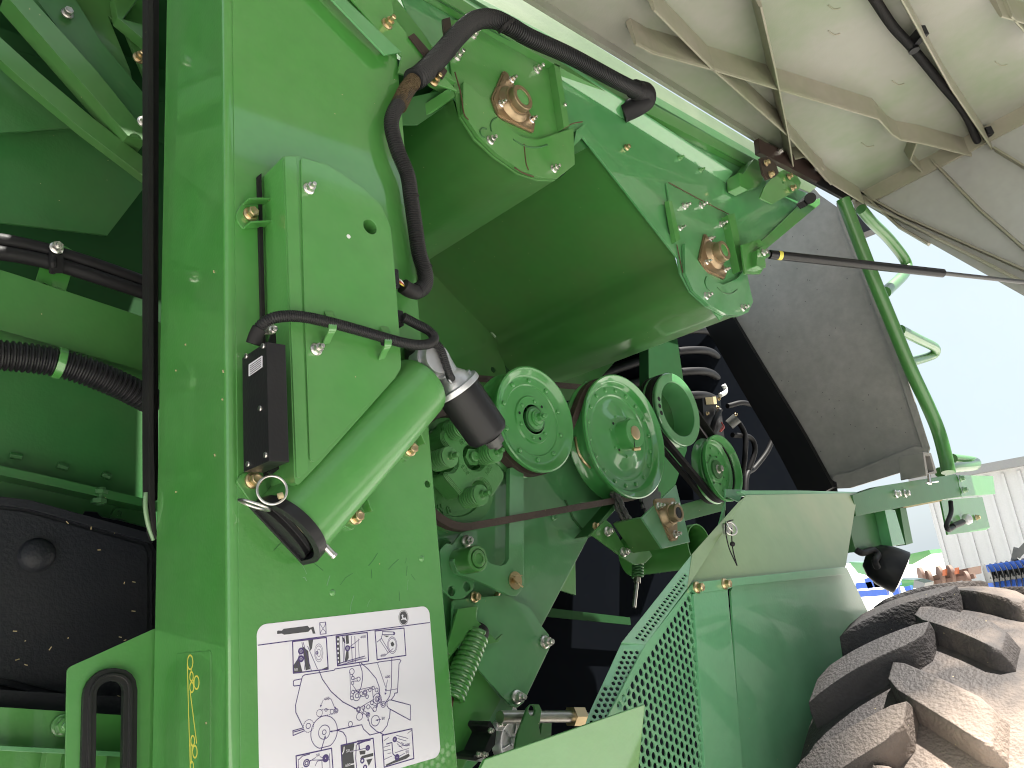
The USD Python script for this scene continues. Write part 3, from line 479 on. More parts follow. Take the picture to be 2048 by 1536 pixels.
# ---------------------------------------------------------------- upper side wall, bearing plates, conveyor trough
YP = .077
WP = PY(YP)
sw = grp('upper_side_wall', H)
wpoly = Polygon(WP.p2([(760, -120), (812, 20), (905, 190), (940, 245), (1000, 300), (1150, 263), (1168, 252), (1368, 522), (1400, 590), (1440, 640), (1480, 600), (1497, 535), (1500, 525), (1640, 402), (1612, 385), (1500, 345), (1120, 148), (850, 0), (650, -110)])).buffer(0).intersection(Polygon([(X1+.02, 0), (9, 0), (9, 9), (X1+.02, 9)]))
obj('wall_sheet', extrude(wpoly, .004, WP), 'green_sheet', sw)
# rolled upper edge and the rail above it
obj('rolled_edge', sweep(pathY([(838, -14, YP), (1120, 158, YP), (1452, 366, YP)]), 1, sec=[(.0, -.0), (.012, .006), (.030, .030), (.032, .034), (.024, .030), (.004, .006)], up=(0, 0, 1)), 'green_sheet', sw, smooth=50)
rp = pathY([(845, -22, YP-.01), (1122, 137, YP-.01), (1512, 338, YP-.01)])
obj('top_rail', sweep(rp, 1, sec=[(-.024, -.006), (-.020, -.014), (.020, -.014), (.024, -.006), (.024, .020), (-.024, .020)], up=(0, 0, 1)), 'green', sw, smooth=25)
GP = PY(YP+.05)
obj('gutter_sheet', slab(PY(YP-.02), [(820, -90), (1040, -4), (1115, 42), (1300, 158), (1500, 281), (1640, 368), (1620, 385), (1500, 335), (1200, 175), (1000, 70), (840, -20)], .003), 'gutter', sw)
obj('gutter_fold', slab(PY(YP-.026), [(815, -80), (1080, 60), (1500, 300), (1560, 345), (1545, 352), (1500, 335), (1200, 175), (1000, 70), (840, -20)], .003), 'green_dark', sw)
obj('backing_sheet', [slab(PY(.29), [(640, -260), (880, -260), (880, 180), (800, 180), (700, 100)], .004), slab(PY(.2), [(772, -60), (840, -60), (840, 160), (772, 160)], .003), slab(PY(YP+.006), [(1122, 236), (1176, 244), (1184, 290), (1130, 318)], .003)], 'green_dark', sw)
# diagonal strip along the web edge
obj('web_strip', slab(WP, [(1143, 296), (1150, 262), (1166, 250), (1374, 520), (1362, 530), (1163, 276)], .006, .006), 'green_sheet', sw)
for bx, by in ((1253, 295),): bolt(sw, bx, by, YP-.004, .0105, 'head', 'gold_zinc')
for bx, by in ((1358, 317), (1400, 341)): obj('bolt', hexbolt(at(bx, by, YP), NY, .0095, 'nut', .010), 'green', sw, smooth=30)
obj('end_strip', slab(PY(YP-.008), [(1596, 412), (1640, 396), (1640, 408), (1518, 510), (1503, 502)], .018), 'green', sw)
# angle rail bolted between elevator and wall
RL = PY(-.012)
ar = grp('angle_rail', H)
obj('web', slab(RL, [(640, -60), (700, -5), (803, 112), (796, 146), (842, 158), (915, 182), (884, 150), (820, 75), (760, 0), (700, -70)], .004), 'green', ar)
obj('lip', slab(PY(-.028), [(600, -70), (665, 0), (770, 110), (803, 104), (693, 0), (640, -60)], .004), 'green_sheet', ar)
obj('outer_flange', slab(PY(YP-.02), [(690, -80), (760, 0), (820, 75), (885, 150), (912, 165), (842, 60), (795, 0), (740, -70)], .05), 'green_dusty', ar)
for bx, by in ((774, 48), (866, 162)): bolt(ar, bx, by, -.0135, .0125, 'nut', 'gold_zinc', .014)
obj('clip_strip', slab(PY(-.018), [(818, 72), (828, 66), (895, 142), (886, 158)], .004), 'brown_metal', ar, 'dark rubber edge strip')
obj('weld_blob', [trimesh.creation.icosphere(2, .008).apply_translation(at(x, y, -.014)) for x, y in ((778, 100), (784, 102), (772, 104))], 'green_dusty', ar, smooth=True)
obj('bent_tab', slab(PY(-.026), [(742, 68), (758, 74), (772, 96), (768, 104), (755, 92)], .003), 'green_pale', ar)
obj('rubber_flap', slab(PY(YP-.05), [(886, 38), (900, 34), (912, 110), (900, 118), (888, 60)], .006), 'brown_metal', ar, 'dark flap behind the conduit')

# conveyor trough: curved sheet running back into the machine
tr_ = grp('conveyor_trough', H)
prof_px = [(900, 150), (906, 190), (920, 236), (945, 275), (985, 314), (1035, 348), (1075, 361), (1108, 362), (1132, 347), (1143, 322), (1150, 290), (1165, 266), (1265, 400), (1352, 510), (1360, 545), (1380, 583), (1412, 612), (1446, 630), (1475, 632), (1497, 606)]
pp = WP.p2(prof_px); ls = LineString(pp); YB = .90
dd = np.linspace(0, ls.length, 110); pts = np.array([ls.interpolate(t).coords[0] for t in dd])
for _ in range(1): pts[1:-1] = .25*pts[:-2]+.5*pts[1:-1]+.25*pts[2:]
ysl = np.linspace(YP+.004, YB, 4); V = np.array([[x, y, z] for y in ysl for x, z in pts]); k = len(pts)
F = [f for i in range(3) for j in range(k-1) for f in ((i*k+j, i*k+j+1, (i+1)*k+j+1), (i*k+j, (i+1)*k+j+1, (i+1)*k+j))]
obj('trough_sheet', trimesh.Trimesh(V, F, process=False), 'green_shade_grime', tr_, smooth=60)
obj('back_sheet', slab(PY(YB), [(760, 380), (870, 490), (1000, 690), (1012, 750), (1250, 700), (1160, 800), (900, 812), (760, 812)], .004, .004, holes=[(985, 740, .012)]), 'green_shade_grime', tr_)
for k_ in range(9):
    f = k_/8; q = at(862+138*f, 500+186*f, YB-.008)
    obj('weld_seam', sweep(np.array([q, at(862+138*(f+.06), 500+186*(f+.06), YB-.008)]), .006, 6), 'green_pale', tr_)
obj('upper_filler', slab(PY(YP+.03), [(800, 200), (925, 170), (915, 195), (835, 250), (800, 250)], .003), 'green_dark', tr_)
obj('trough_lip', sweep([at(1, 1, 1)*0+q for q in (at(822, 240, YP+.05), at(916, 178, YP-.005))], 1, sec=[(-.012, -.004), (.012, -.004), (.012, .004), (-.012, .004)], up=(0, 0, 1)), 'green', tr_)
obj('end_bracket', rodm(at(866, 500, YB-.03), at(882, 496, YB-.06), .016, 6), 'green_dark', tr_)

def flange_bearing(parent, bolts, c, y, rh, hh, face, tri, steel='bearing'):
    fb = grp('flange_bearing', parent)
    pl = PY(y); P = MultiPoint(pl.p2(tri)).convex_hull.buffer(.011, quad_segs=6)
    obj('flange', [extrude(P, .005, pl), extrude(P.buffer(-.004), .004, pl, .003)], steel, fb, smooth=30)
    cw_ = at(*c, y)
    obj('housing', lathe([(rh*1.38, .0), (rh*1.36, .006), (rh*1.12, .014), (rh*1.1, .020), (rh*.98, .021), (rh*.98, .026)], cw_, NY, 40), steel, fb, smooth=45)
    obj('collar', lathe([(rh*.97, .010), (rh*.95, hh), (rh*.90, hh+.003), (rh*.62, hh+.003), (rh*.6, hh-.001)], cw_, NY, 40), steel if face != 'steel' else 'steel', fb, smooth=45)
    obj('shaft_end', lathe([(rh*.62, hh-.01), (rh*.6, hh+.001), (rh*.55, hh+.002), (0, hh+.002)], cw_, NY, 28), face, fb, smooth=45)
    for bx, by in bolts: obj('bolt', hexbolt(at(bx, by, y-.004), NY, .0098, 'nut', .010, rng.uniform(0, 1)), 'zinc', fb, smooth=30)
    return fb
BP = PY(YP-.007)
def crescent(pl, pts, h, t): return slab(pl, pts, t, h)
up_ = grp('upper_bearing_plate', H)
obj('plate', slab(BP, [(893, 40), (903, 148), (920, 234), (948, 278), (987, 314), (1036, 348), (1076, 361), (1108, 362), (1142, 333), (1138, 262), (1118, 130), (1060, 98), (955, 40)], .005), 'green_dusty', up_)
obj('side_lip', slab(PY(YP-.03), [(1108, 126), (1119, 131), (1139, 250), (1128, 256)], .026), 'green_dusty', up_)
arc_o = [(920, 170), (920, 232), (950, 276), (987, 312), (1036, 346), (1076, 359), (1108, 361), (1143, 333), (1140, 258)]
arc_i = [(1134, 262), (1070, 284), (1035, 278), (990, 240), (935, 176)]
obj('guard', [slab(BP, arc_o+arc_i, .010, .012)], 'green_dusty', up_)
for s in ([(966, 263), (957, 262), (953, 268), (956, 276), (962, 280)], [(976, 268), (974, 256), (978, 246), (986, 241)], [(1020, 284), (1040, 296), (1062, 300), (1076, 298), (1088, 294)]):
    obj('slot_edge', sweep(smooth_path([BP.at(*q)+NY*.0125 for q in s], .003), .0022, 6), 'green_dark', up_)
for s in ([(903, 150), (914, 190), (921, 232), (930, 245)], [(1022, 340), (1040, 351), (1060, 358)], [(1041, 293), (1045, 330), (1050, 345)], [(1120, 262), (1138, 252), (1158, 248)]):
    obj('rust_seam', sweep(smooth_path([BP.at(*q)+NY*.0125 for q in s], .004), .0017, 6), 'rust', up_)
for bx, by in ((945, 70), (1008, 80), (1073, 140), (1117, 219), (913, 113)): bolt(up_, bx, by, YP-.007, .0125, 'nut', 'zinc', .016)
for bx, by in ((980, 281), (1107, 338)): bolt(up_, bx, by, YP-.019, .0115, 'nut', 'zinc', .012)
flange_bearing(up_, [(1023, 160), (1002, 208), (1063, 240)], (1025, 210), YP-.013, .036, .036, 'green', [(1012, 150), (990, 200), (1000, 228), (1062, 257), (1064, 243)])
lo_ = grp('lower_bearing_plate', H)
obj('plate', slab(BP, [(1333, 366), (1457, 430), (1480, 540), (1500, 606), (1490, 627), (1474, 634), (1446, 631), (1412, 613), (1380, 584), (1360, 546), (1350, 484)], .005), 'green_sheet', lo_)
obj('side_lip', slab(PY(YP-.034), [(1456, 430), (1469, 426), (1492, 538), (1480, 543)], .028), 'green', lo_)
obj('left_lip', slab(PY(YP-.022), [(1337, 400), (1344, 402), (1361, 478), (1352, 484)], .016), 'green', lo_)
obj('guard', slab(BP, [(1363, 490), (1405, 545), (1425, 566), (1440, 572), (1468, 560), (1486, 538), (1494, 580), (1500, 606), (1490, 627), (1474, 634), (1446, 631), (1412, 613), (1380, 584), (1364, 548)], .010, .012), 'green_sheet', lo_)
for s in ([(1406, 556), (1403, 566), (1406, 578), (1412, 584)], [(1428, 578), (1440, 588), (1455, 590), (1468, 582)]): obj('slot_edge', sweep(smooth_path([BP.at(*q)+NY*.0125 for q in s], .003), .0022, 6), 'green_dark', lo_)
for s in ([(1336, 366), (1395, 398), (1456, 429)], [(1352, 490), (1364, 545), (1372, 562)]): obj('rust_seam', sweep(smooth_path([BP.at(*q)+NY*.003 for q in s], .004), .0017, 6), 'rust', lo_)
for bx, by in ((1368, 413), (1402, 411), (1442, 449), (1474, 510), (1359, 457)): bolt(lo_, bx, by, YP-.007, .0125 if bx != 1359 else .009, 'nut', 'zinc', .014)
for bx, by in ((1412, 592), (1485, 616)): bolt(lo_, bx, by, YP-.019, .0125, 'nut', 'zinc', .012)
flange_bearing(lo_, [(1420, 478), (1413, 524), (1450, 540)], (1426, 511), YP-.013, .036, .042, 'green', [(1412, 474), (1402, 520), (1410, 536), (1446, 552), (1450, 541)])

# ---------------------------------------------------------------- pulleys and belts
pr = grp('belt_drive', H)
def lip(c, n, prof, name, mat, parent, seg=56): return obj(name, lathe(prof, c, n, seg), mat, parent, smooth=38)
def R_of(cx, cy, b, y):
    pl = PY(y); return np.linalg.norm(pl.p2([(cx, cy-b)])[0]-pl.p2([(cx, cy)])[0])*.985
def ring_of(parent, name, c, rad, k, m_, h, mat, off=0.0, dome=True):
    u, v, n = frame(NY)
    for i in range(k):
        t = 2*math.pi*i/k+off; q = c + rad*(math.cos(t)*u+math.sin(t)*v)+NY*h
        obj(name, lathe([(m_, -.001), (m_*.85, m_*.45), (m_*.4, m_*.7), (0, m_*.75)] if dome else [(m_, 0), (0, .0006)], q, NY, 10), mat, parent, smooth=40)
YR = .285
c1, r1 = at(1070, 838, YR), R_of(1070, 838, 101, YR)
p1 = grp('idler_pulley', pr)
lip(c1, NY, [(r1*.28, -.004), (r1*.30, -.0055), (r1*.44, -.0045), (r1*.46, -.009), (r1*.66, -.011), (r1*.68, -.008), (r1*.80, -.008), (r1*.86, -.004), (r1*.92, .004), (r1*.97, .008), (r1, .006), (r1, -.004), (r1*.93, -.012), (r1*.90, -.034), (r1*.93, -.056), (r1, -.066), (r1, -.070), (r1*.5, -.072)], 'pulley_disc', 'green_pulley', p1)
lip(c1, NY, [(r1*.20, -.012), (r1*.20, .004), (r1*.15, .006), (r1*.15, .012), (0, .012)], 'hub', 'green_pulley', p1, 28)
obj('hub_washer', lathe([(r1*.24, -.006), (r1*.24, .001), (r1*.2, .002)], c1, NY, 28), 'green_dark', p1, smooth=40)
obj('bolt', hexbolt(c1+NY*.012, NY, .0165, 'nut', .009), 'green_pulley', p1, smooth=30)
ring_of(p1, 'rivet', c1, r1*.75, 10, .0072, -.0075, 'green_pulley', .3); ring_of(p1, 'rivet', c1, r1*.36, 6, .0056, -.005, 'green_pulley', .3); ring_of(p1, 'hole', c1, r1*.37, 3, .0042, -.0035, 'black_plastic', .8, False)
c2, r2 = at(1249, 872, YR), R_of(1249, 872, 115, YR)
p2_ = grp('drive_pulley', pr)
lip(c2, NY, [(r2*.1, .0), (r2*.30, -.001), (r2*.36, -.004), (r2*.50, -.014), (r2*.62, -.020), (r2*.68, -.0195), (r2*.70, -.016), (r2*.84, -.016), (r2*.86, -.012), (r2*.88, -.002), (r2*.90, .003), (r2*.98, .010), (r2, .008), (r2, -.001), (r2*.94, -.012), (r2*.91, -.03), (r2*.94, -.048), (r2, -.060), (r2, -.064), (r2*.5, -.066)], 'pulley_disc', 'green_gloss', p2_)
lip(c2, NY, [(r2*.24, -.004), (r2*.235, .034), (r2*.22, .040), (r2*.11, .040), (r2*.105, .037)], 'hub', 'green_pulley', p2_, 32)
obj('shaft_end', lathe([(r2*.112, .03), (r2*.112, .042), (r2*.09, .044), (0, .044)], c2, NY, 26), 'gold_zinc', p2_, smooth=40)
obj('clamp_bolt', rodm(c2+NY*.03+np.array([-.01, 0, -r2*.25]), c2+NY*.036+np.array([.015, 0, -r2*.24]), .006, 6), 'gold_zinc', p2_); obj('hub_slit', sweep([c2+NY*.0405+np.array([-.012, 0, -r2*.1]), c2+NY*.0405+np.array([-.016, 0, -r2*.235])], .0012, 6), 'black_plastic', p2_)
ring_of(p2_, 'rivet', c2, r2*.775, 18, .0072, -.0155, 'green_pulley', .1); ring_of(p2_, 'rivet', c2, r2*.33, 7, .005, -.002, 'green_pulley', .2); ring_of(p2_, 'hole', c2, r2*.30, 4, .0045, -.0005, 'black_plastic', .9, False)
Y3 = .40
c3, r3 = at(1357, 818, Y3), R_of(1357, 818, 67, Y3)
p3 = grp('hollow_pulley', pr)
lip(c3, NY, [(r3*.72, -.13), (r3*.74, -.002), (r3*.76, 0), (r3*.98, 0), (r3, -.003), (r3, -.008), (r3*.93, -.016), (r3*.93, -.020), (r3, -.028), (r3, -.032), (r3*.93, -.040), (r3*.93, -.044), (r3, -.052), (r3, -.058), (r3*.9, -.062), (r3*.8, -.13), (0, -.13)], 'pulley_ring', 'green_sheet', p3)
obj('cup_floor', lathe([(r3*.74, -.09), (0, -.09)], c3, NY, 40), 'green_dark', p3)
for k_ in (-1, 0, 1): obj('hole', lathe([(.0085, 0), (0, .0006)], c3+NY*.0006+r3*.86*np.array([math.cos(math.pi+.22*k_), 0, math.sin(math.pi+.22*k_)]), NY, 14), 'black_plastic', p3)
Y4 = .40
c4, r4 = at(1446, 936, Y4), R_of(1446, 936, 61, Y4)
p4 = grp('tension_pulley', pr)
lip(c4, NY, [(r4*.1, -.028), (r4*.38, -.028), (r4*.42, -.034), (r4*.80, -.036), (r4*.88, -.028), (r4*.93, -.004), (r4*.96, .006), (r4, .006), (r4, -.006), (r4*.9, -.018), (r4*.88, -.03), (r4*.9, -.042), (r4, -.054), (r4*.5, -.06)], 'pulley_disc', 'green_pulley', p4)
lip(c4, NY, [(r4*.30, -.03), (r4*.28, -.022), (r4*.18, -.020), (0, -.020)], 'hub', 'green_dark', p4, 26); obj('bolt', hexbolt(c4+NY*-.02, NY, .0165, 'head'), 'steel', p4, smooth=30)
ring_of(p4, 'rivet', c4, r4*.66, 9, .005, -.034, 'green_pulley', .2); ring_of(p4, 'rivet', c4, r4*.45, 8, .0045, -.033, 'green_dark', .3)
# slip clutch
YC = .34
cc_, rc = at(902, 942, YC), R_of(902, 942, 114, YC)
ck = grp('slip_clutch', pr)
lip(cc_, NY, [(r1*.2, .0), (rc*.76, .0), (rc*.78, .006), (rc*.99, .006), (rc, .002), (rc*.97, -.006), (rc*.92, -.02), (rc*.97, -.034), (rc, -.04), (rc*.5, -.045)], 'pulley_disc', 'green_cast', ck)
ch = at(942, 915, YC-.07)
star = []
u_, v_, n_ = frame(NY)
lobes = union_all([Point(0, 0).buffer(rc*.36)]+[affinity.rotate(Polygon([(rc*.05, -rc*.30), (rc*.66, -rc*.25), (rc*.66, rc*.25), (rc*.05, rc*.30)]), an, origin=(0, 0)) for an in (45, 135, 225, 315)])
lobes = rounded(lobes, .012)
CP = Plane(ch, (1, 0, 0), (0, 0, 1))
for an in (8, 98, 188, 278):
    q = rc*.58*np.array([math.cos(math.radians(an)), math.sin(math.radians(an))]); lobes = lobes.difference(Point(*q).buffer(rc*.235, quad_segs=8))
lob0 = lobes.difference(Point(0, 0).buffer(rc*.26))
def loft(poly, dz0, dz1, off):
    return extrude(poly.buffer(off), abs(dz1-dz0), CP, max(dz0, dz1))
obj('pressure_plate', [loft(lob0, -.045, .004, .006)]+[loft(lob0, .002+.0025*k_, .0055+.0025*k_, .006-.0018*k_) for k_ in range(4)], 'green_cast', ck, smooth=50)
obj('hub_recess', lathe([(rc*.27, -.03), (0, -.03)], ch, NY, 24), 'green_dark', ck)
obj('hub_nut', [hexbolt(ch+NY*-.022, NY, rc*.21, 'nut', .012)], 'green_cast', ck, smooth=30); obj('hub_stud', lathe([(.010, -.02), (.010, .016), (.0085, .018), (.003, .018), (.0025, .010), (0, .01)], ch, NY, 18), 'green_cast', ck, smooth=40)
def helix(a_, b_, R_, rw_, turns, seg=8, per=18):
    a_, b_ = np.array(a_), np.array(b_); u, v, n = frame(b_-a_); t = np.linspace(0, turns*2*np.pi, int(turns*per))
    P = a_ + (b_-a_)*(t/t[-1])[:, None] + R_*(np.cos(t)[:, None]*u+np.sin(t)[:, None]*v); return sweep(P, rw_, seg)
for i, (px, py) in enumerate(((898, 914), (989, 905), (960, 990), (925, 855))):
    ce = at(px, py, YC-.115); st = ce-NY*.048
    sp = grp('clutch_spring', ck)
    obj('coil', helix(st, ce, .0195, .0052, 6.2), 'green_cast', sp, smooth=True)
    obj('washer', lathe([(.022, 0), (.023, .004), (.010, .006)], ce, NY, 24), 'green_cast', sp, smooth=40)
    obj('nut', hexbolt(ce+NY*.003, NY, .013, 'nut', .0), 'green_cast', sp, smooth=30); obj('stud', lathe([(.0062, -.06), (.0062, .028), (.004, .031), (0, .031)], ce, NY, 12), 'green_cast', sp, smooth=40)
for t, an, rr, hh in (('525', 222, .33, .011), ('USA', 50, .40, .011), ('RB3', -40, .36, .011), ('Ø5', 132, .33, .011)):
    tm = meshkit.text_mesh(t, hh, .002); tm.apply_translation((-.012, -.005, 0)); R_ = trimesh.transformations.rotation_matrix(math.radians(an-90 if an > 0 and an < 180 else an+90), (0, 0, 1)); tm.apply_transform(R_); tm.apply_translation((rc*rr*math.cos(math.radians(an)), rc*rr*math.sin(math.radians(an)), 0)); tm.apply_transform(CP.mat(.0125)); obj('cast_mark', tm, 'green_cast', ck)
for t, px, py in (('W', 872, 1026), ('F', 884, 1028), ('8', 894, 1028)):
    tm = meshkit.text_mesh(t, .016, .003, bold=True); o = at(px, py, YC-.0005); tm.apply_transform(Plane(o, (1, 0, .25), (0, 0, 1)).mat(0)); obj('cast_mark', tm, 'green_cast', ck)
# belts
def arc(c, rr, a0_, a1_, n=24): t = np.radians(np.linspace(a0_, a1_, n)); return np.stack([c[0]+rr*np.cos(t), c[2]+rr*np.sin(t)], 1)
def belt(xz, y, name='belt', w=.022, t=.0085, close=True, parent=pr, mat='belt'):
    P = np.array([[x, y, z] for x, z in xz]); return obj(name, sweep(P, 1, sec=[(-w*.5, -t), (w*.5, -t), (w*.62, t), (-w*.62, t)], up=(0, 1, 0), close=close), mat, parent, smooth=30)
def tang(ca, ra, cb, rb, sa, sb):
    """tangent from circle a (turn sense sa) to circle b (sb): leaving and arriving angles in degrees; +1 = counter-clockwise."""
    d = np.array([cb[0]-ca[0], cb[2]-ca[2]]); D = np.hypot(*d); th = math.atan2(d[1], d[0])
    al = math.acos(max(-1, min(1, (ra*sa-rb*sb)/D*1.0)))
    t = th - al if True else 0
    # contact normal angle: n such that n.d = ra*sa - rb*sb (signed radii)
    for cand in (th+al, th-al):
        nx = np.array([math.cos(cand), math.sin(cand)])
        pa = np.array([ca[0], ca[2]])+ra*sa*nx; pb = np.array([cb[0], cb[2]])+rb*sb*nx; tv = pb-pa
        # moving direction must agree with ccw motion at pa for sa
        ccw = np.array([-nx[1], nx[0]])
        if ccw@tv > 0: return math.degrees(cand)+(0 if sa > 0 else 180), math.degrees(cand)+(0 if sb > 0 else 180)
def loop(circs):
    """circs: (centre, radius, sense) in order of travel."""
    n = len(circs); lv, ar_ = [0]*n, [0]*n
    for i in range(n):
        (ca, ra, sa), (cb_, rb, sb) = circs[i], circs[(i+1) % n]; l_, q_ = tang(ca, ra, cb_, rb, sa, sb); lv[i] = l_; ar_[(i+1) % n] = q_
    pts = []
    for i, (c, rr, s) in enumerate(circs):
        a0_, a1_ = ar_[i], lv[i]
        if s > 0:
            while a1_ < a0_: a1_ += 360
            while a1_ > a0_+360: a1_ -= 360
        else:
            while a1_ > a0_: a1_ -= 360
            while a1_ < a0_-360: a1_ += 360
        pts.append(arc(c, rr, a0_, a1_, 30))
    P = np.vstack(pts); q = [P[0]]
    for t in P[1:]:
        if np.hypot(*(t-q[-1])) > 1e-4: q.append(t)
    # split long straight runs
    out = []
    for i in range(len(q)):
        s, e = q[i], q[(i+1) % len(q)]; k_ = max(1, int(np.hypot(*(e-s))/.05)); out += [s+(e-s)*j/k_ for j in range(k_)]
    return np.array(out)
sh_ = lambda c, y: np.array([c[0], y, c[2]])
belt(loop([(cc_, rc*.97, 1), (c2, r2*.955, 1), (c1, r1*.955, -1)]), YR+.032)
belt(loop([(c3, r3*.97, 1), (c4, r4*.93, -1 if False else 1)]), Y3+.034, mat='black_rubber', w=.022, t=.006)
belt(loop([(c3, r3*.97, 1), (c4, r4*.93, 1)]), Y3+.068, mat='black_rubber', w=.016, t=.006)
b0, b1, b2 = at(900, 752, .55), at(1060, 766, .55), at(1230, 780, .55)
obj('belt', sweep([b0, b1, b2], 1, sec=[(-.012, -.006), (.012, -.006), (.014, .006), (-.014, .006)], up=(0, 1, 0)), 'belt', pr)
obj('guide_ring', tube(pathY([(1150, 875, YR+.02), (1155, 900, YR+.0), (1165, 920, YR-.0), (1180, 935, YR+.02)]), .004, .006), 'gold_zinc', pr, smooth=True)

# ---------------------------------------------------------------- lower side sheets, arm, spring
ls_ = grp('lower_side_sheets', H)
S1 = PY(.375)
obj('side_sheet', slab(S1, [(820, 840), (960, 900), (1010, 925), (1060, 900), (1130, 810), (1180, 770), (1270, 830), (1300, 940), (1250, 1000), (1176, 1076), (1083, 1253), (1060, 1330), (1000, 1480), (880, 1600), (820, 1600)], .004), 'green_sheet', ls_)
S2 = PY(.345)
obj('mount_plate', slab(S2, [(905, 1200), (1010, 1190), (1060, 1215), (1083, 1252), (1098, 1270), (1101, 1292), (1047, 1405), (1033, 1416), (1020, 1410), (945, 1325), (905, 1285)], .006, rnd=.006), 'green_sheet', ls_)
for bx, by in ((1090, 1284), (1034, 1394)): bolt(ls_, bx, by, .339, .0155, 'nut', 'zinc', .013)
obj('edge_sheet', slab(PY(.365), [(870, 1300), (943, 1322), (1002, 1398), (920, 1545), (900, 1580), (860, 1580)], .004), 'green', ls_)
obj('seam_strip', slab(S1, [(1128, 1000), (1131, 1000), (1148, 1038), (1178, 1074), (1175, 1076), (1145, 1040)], .002, .003), 'green_dark', ls_)
obj('upper_gusset', slab(PY(.40), [(1150, 790), (1172, 762), (1190, 775), (1160, 860), (1120, 880)], .005), 'green_sheet', ls_)
bolt(ls_, 1108, 1035, .371, .008, 'head', 'green_sheet')
am = grp('belt_tension_arm', H)
AM = PY(.315)
obj('arm', slab(AM, [(1020, 935), (1047, 935), (1048, 1160), (1043, 1180), (1033, 1192), (1018, 1190), (975, 1170), (915, 1146), (905, 1118), (960, 1112), (984, 1128), (1000, 1132), (1012, 1128), (1018, 1118)], .014, rnd=.004), 'green_sheet', am)
obj('pivot_tube', lathe([(.0, 0), (.030, 0), (.030, .115), (.028, .118), (.022, .119), (.022, .115), (.019, .115), (.019, .121), (.012, .122), (.012, .119), (0, .119)], at(956, 1117, .27)-NY*.118, NY, 36), 'green', am, smooth=40)
obj('pivot_flange', slab(PY(.335), [(880, 1100), (893, 1086), (905, 1090), (922, 1066), (935, 1066), (953, 1090), (958, 1130), (945, 1180), (925, 1198), (905, 1198), (885, 1180)], .006, rnd=.008, holes=[(903, 1182, .011), (934, 1173, .011)]), 'green_sheet', am)
bolt(am, 933, 1082, .328, .0135, 'nut', 'zinc', .008); bolt(am, 949, 1194, .34, .0125, 'head', 'gold_zinc')
obj('washer', lathe([(.021, 0), (.021, .003), (.008, .003)], at(1030, 1161, .313), NY, 24), 'gold_zinc', am, smooth=30)
obj('clevis_pin', [rodm(at(1030, 1161, .315), at(1036, 1158, .285), .0075, 14), rodm(at(1024, 1153, .295), at(1046, 1174, .292), .0018, 6), rodm(at(1026, 1152, .295), at(1044, 1151, .29), .0018, 6), rodm(at(1036, 1166, .295), at(1045, 1174, .29), .0018, 6)], 'gold_zinc', am, smooth=40)
ts = grp('tension_spring', H)
obj('rod', rodm(at(1000, 1178, .375), at(962, 1254, .36), .0062, 14), 'gold_zinc', ts, smooth=40)
obj('coil', helix(at(955, 1268, .34), at(903, 1395, .34), .0235, .0062, 13.3, 10, 22), 'green', ts, smooth=True)
obj('rubber_grommet', lathe([(.010, -.02), (.024, -.016), (.027, -.006), (.024, .006), (.012, .010)], at(957, 1262, .35), at(962, 1254, .36)-at(920, 1340, .34), 26), 'black_rubber', ts, smooth=45)
obj('spring_bracket', [slab(PY(.33), [(916, 1218), (955, 1212), (952, 1238), (992, 1280), (1006, 1268), (996, 1284), (968, 1290), (940, 1258), (900, 1310), (893, 1300)], .006), slab(PY(.34), [(893, 1313), (940, 1258), (968, 1292), (965, 1294), (940, 1264), (897, 1318)], .045), slab(PY(.40), [(885, 1220), (955, 1212), (948, 1252), (893, 1290)], .006)], 'green', ts)
obj('spring_end', rodm(at(903, 1398, .34), at(900, 1412, .36), .006, 10), 'rust', ts, smooth=40)

# idler bracket with its square flange bearing and chain
ib = grp('chain_idler_bracket', H)
IB = PY(.12)
obj('front_plate', slab(IB, [(1284, 1035), (1352, 969), (1380, 1084), (1325, 1097)], .006, rnd=.003), 'green_box', ib)
obj('left_plate', slab(PY(.127), [(1284, 1036), (1290, 1032), (1330, 1090), (1325, 1097)], .095), 'green_shade_grime', ib); obj('lower_plate', slab(PY(.127), [(1326, 1097), (1331, 1089), (1378, 1078), (1380, 1084)], .06), 'green_shade_grime', ib)
obj('side_plate', slab(PY(.225), [(1182, 1068), (1212, 1040), (1222, 1048), (1254, 1104), (1298, 1100), (1304, 1112), (1290, 1126), (1270, 1130), (1250, 1118)], .005, rnd=.003), 'green', ib)
for bx, by in ((1215, 1063), (1247, 1104)): bolt(ib, bx, by, .217, .0125, 'nut', 'zinc', .008)
flange_bearing(ib, [(1317, 1012), (1346, 1010), (1350, 1068)], (1333, 1030), .116, .024, .036, 'black_plastic', [(1314, 1006), (1347, 1004), (1351, 1072), (1343, 1074)], 'bearing')
obj('chute_tube', lathe([(.07, 0), (.07, .28), (.066, .28)], at(1262, 1112, .62), NY, 30), 'green', ib, smooth=40)
obj('post', slab(PY(.32), [(1236, 1000), (1250, 995), (1186, 1072), (1176, 1072)], .05), 'green_dark', ib)
for bx, by in ((1190, 1052), (1199, 1062)): bolt(ib, bx, by, .31, .010, 'head', 'gold_zinc')
ch_ = grp('roller_chain', H)
cpts = smooth_path(pathY([(1228, 985, .30), (1236, 1003, .30), (1244, 1022, .30), (1254, 1038, .30), (1268, 1055, .30)]), .0125)
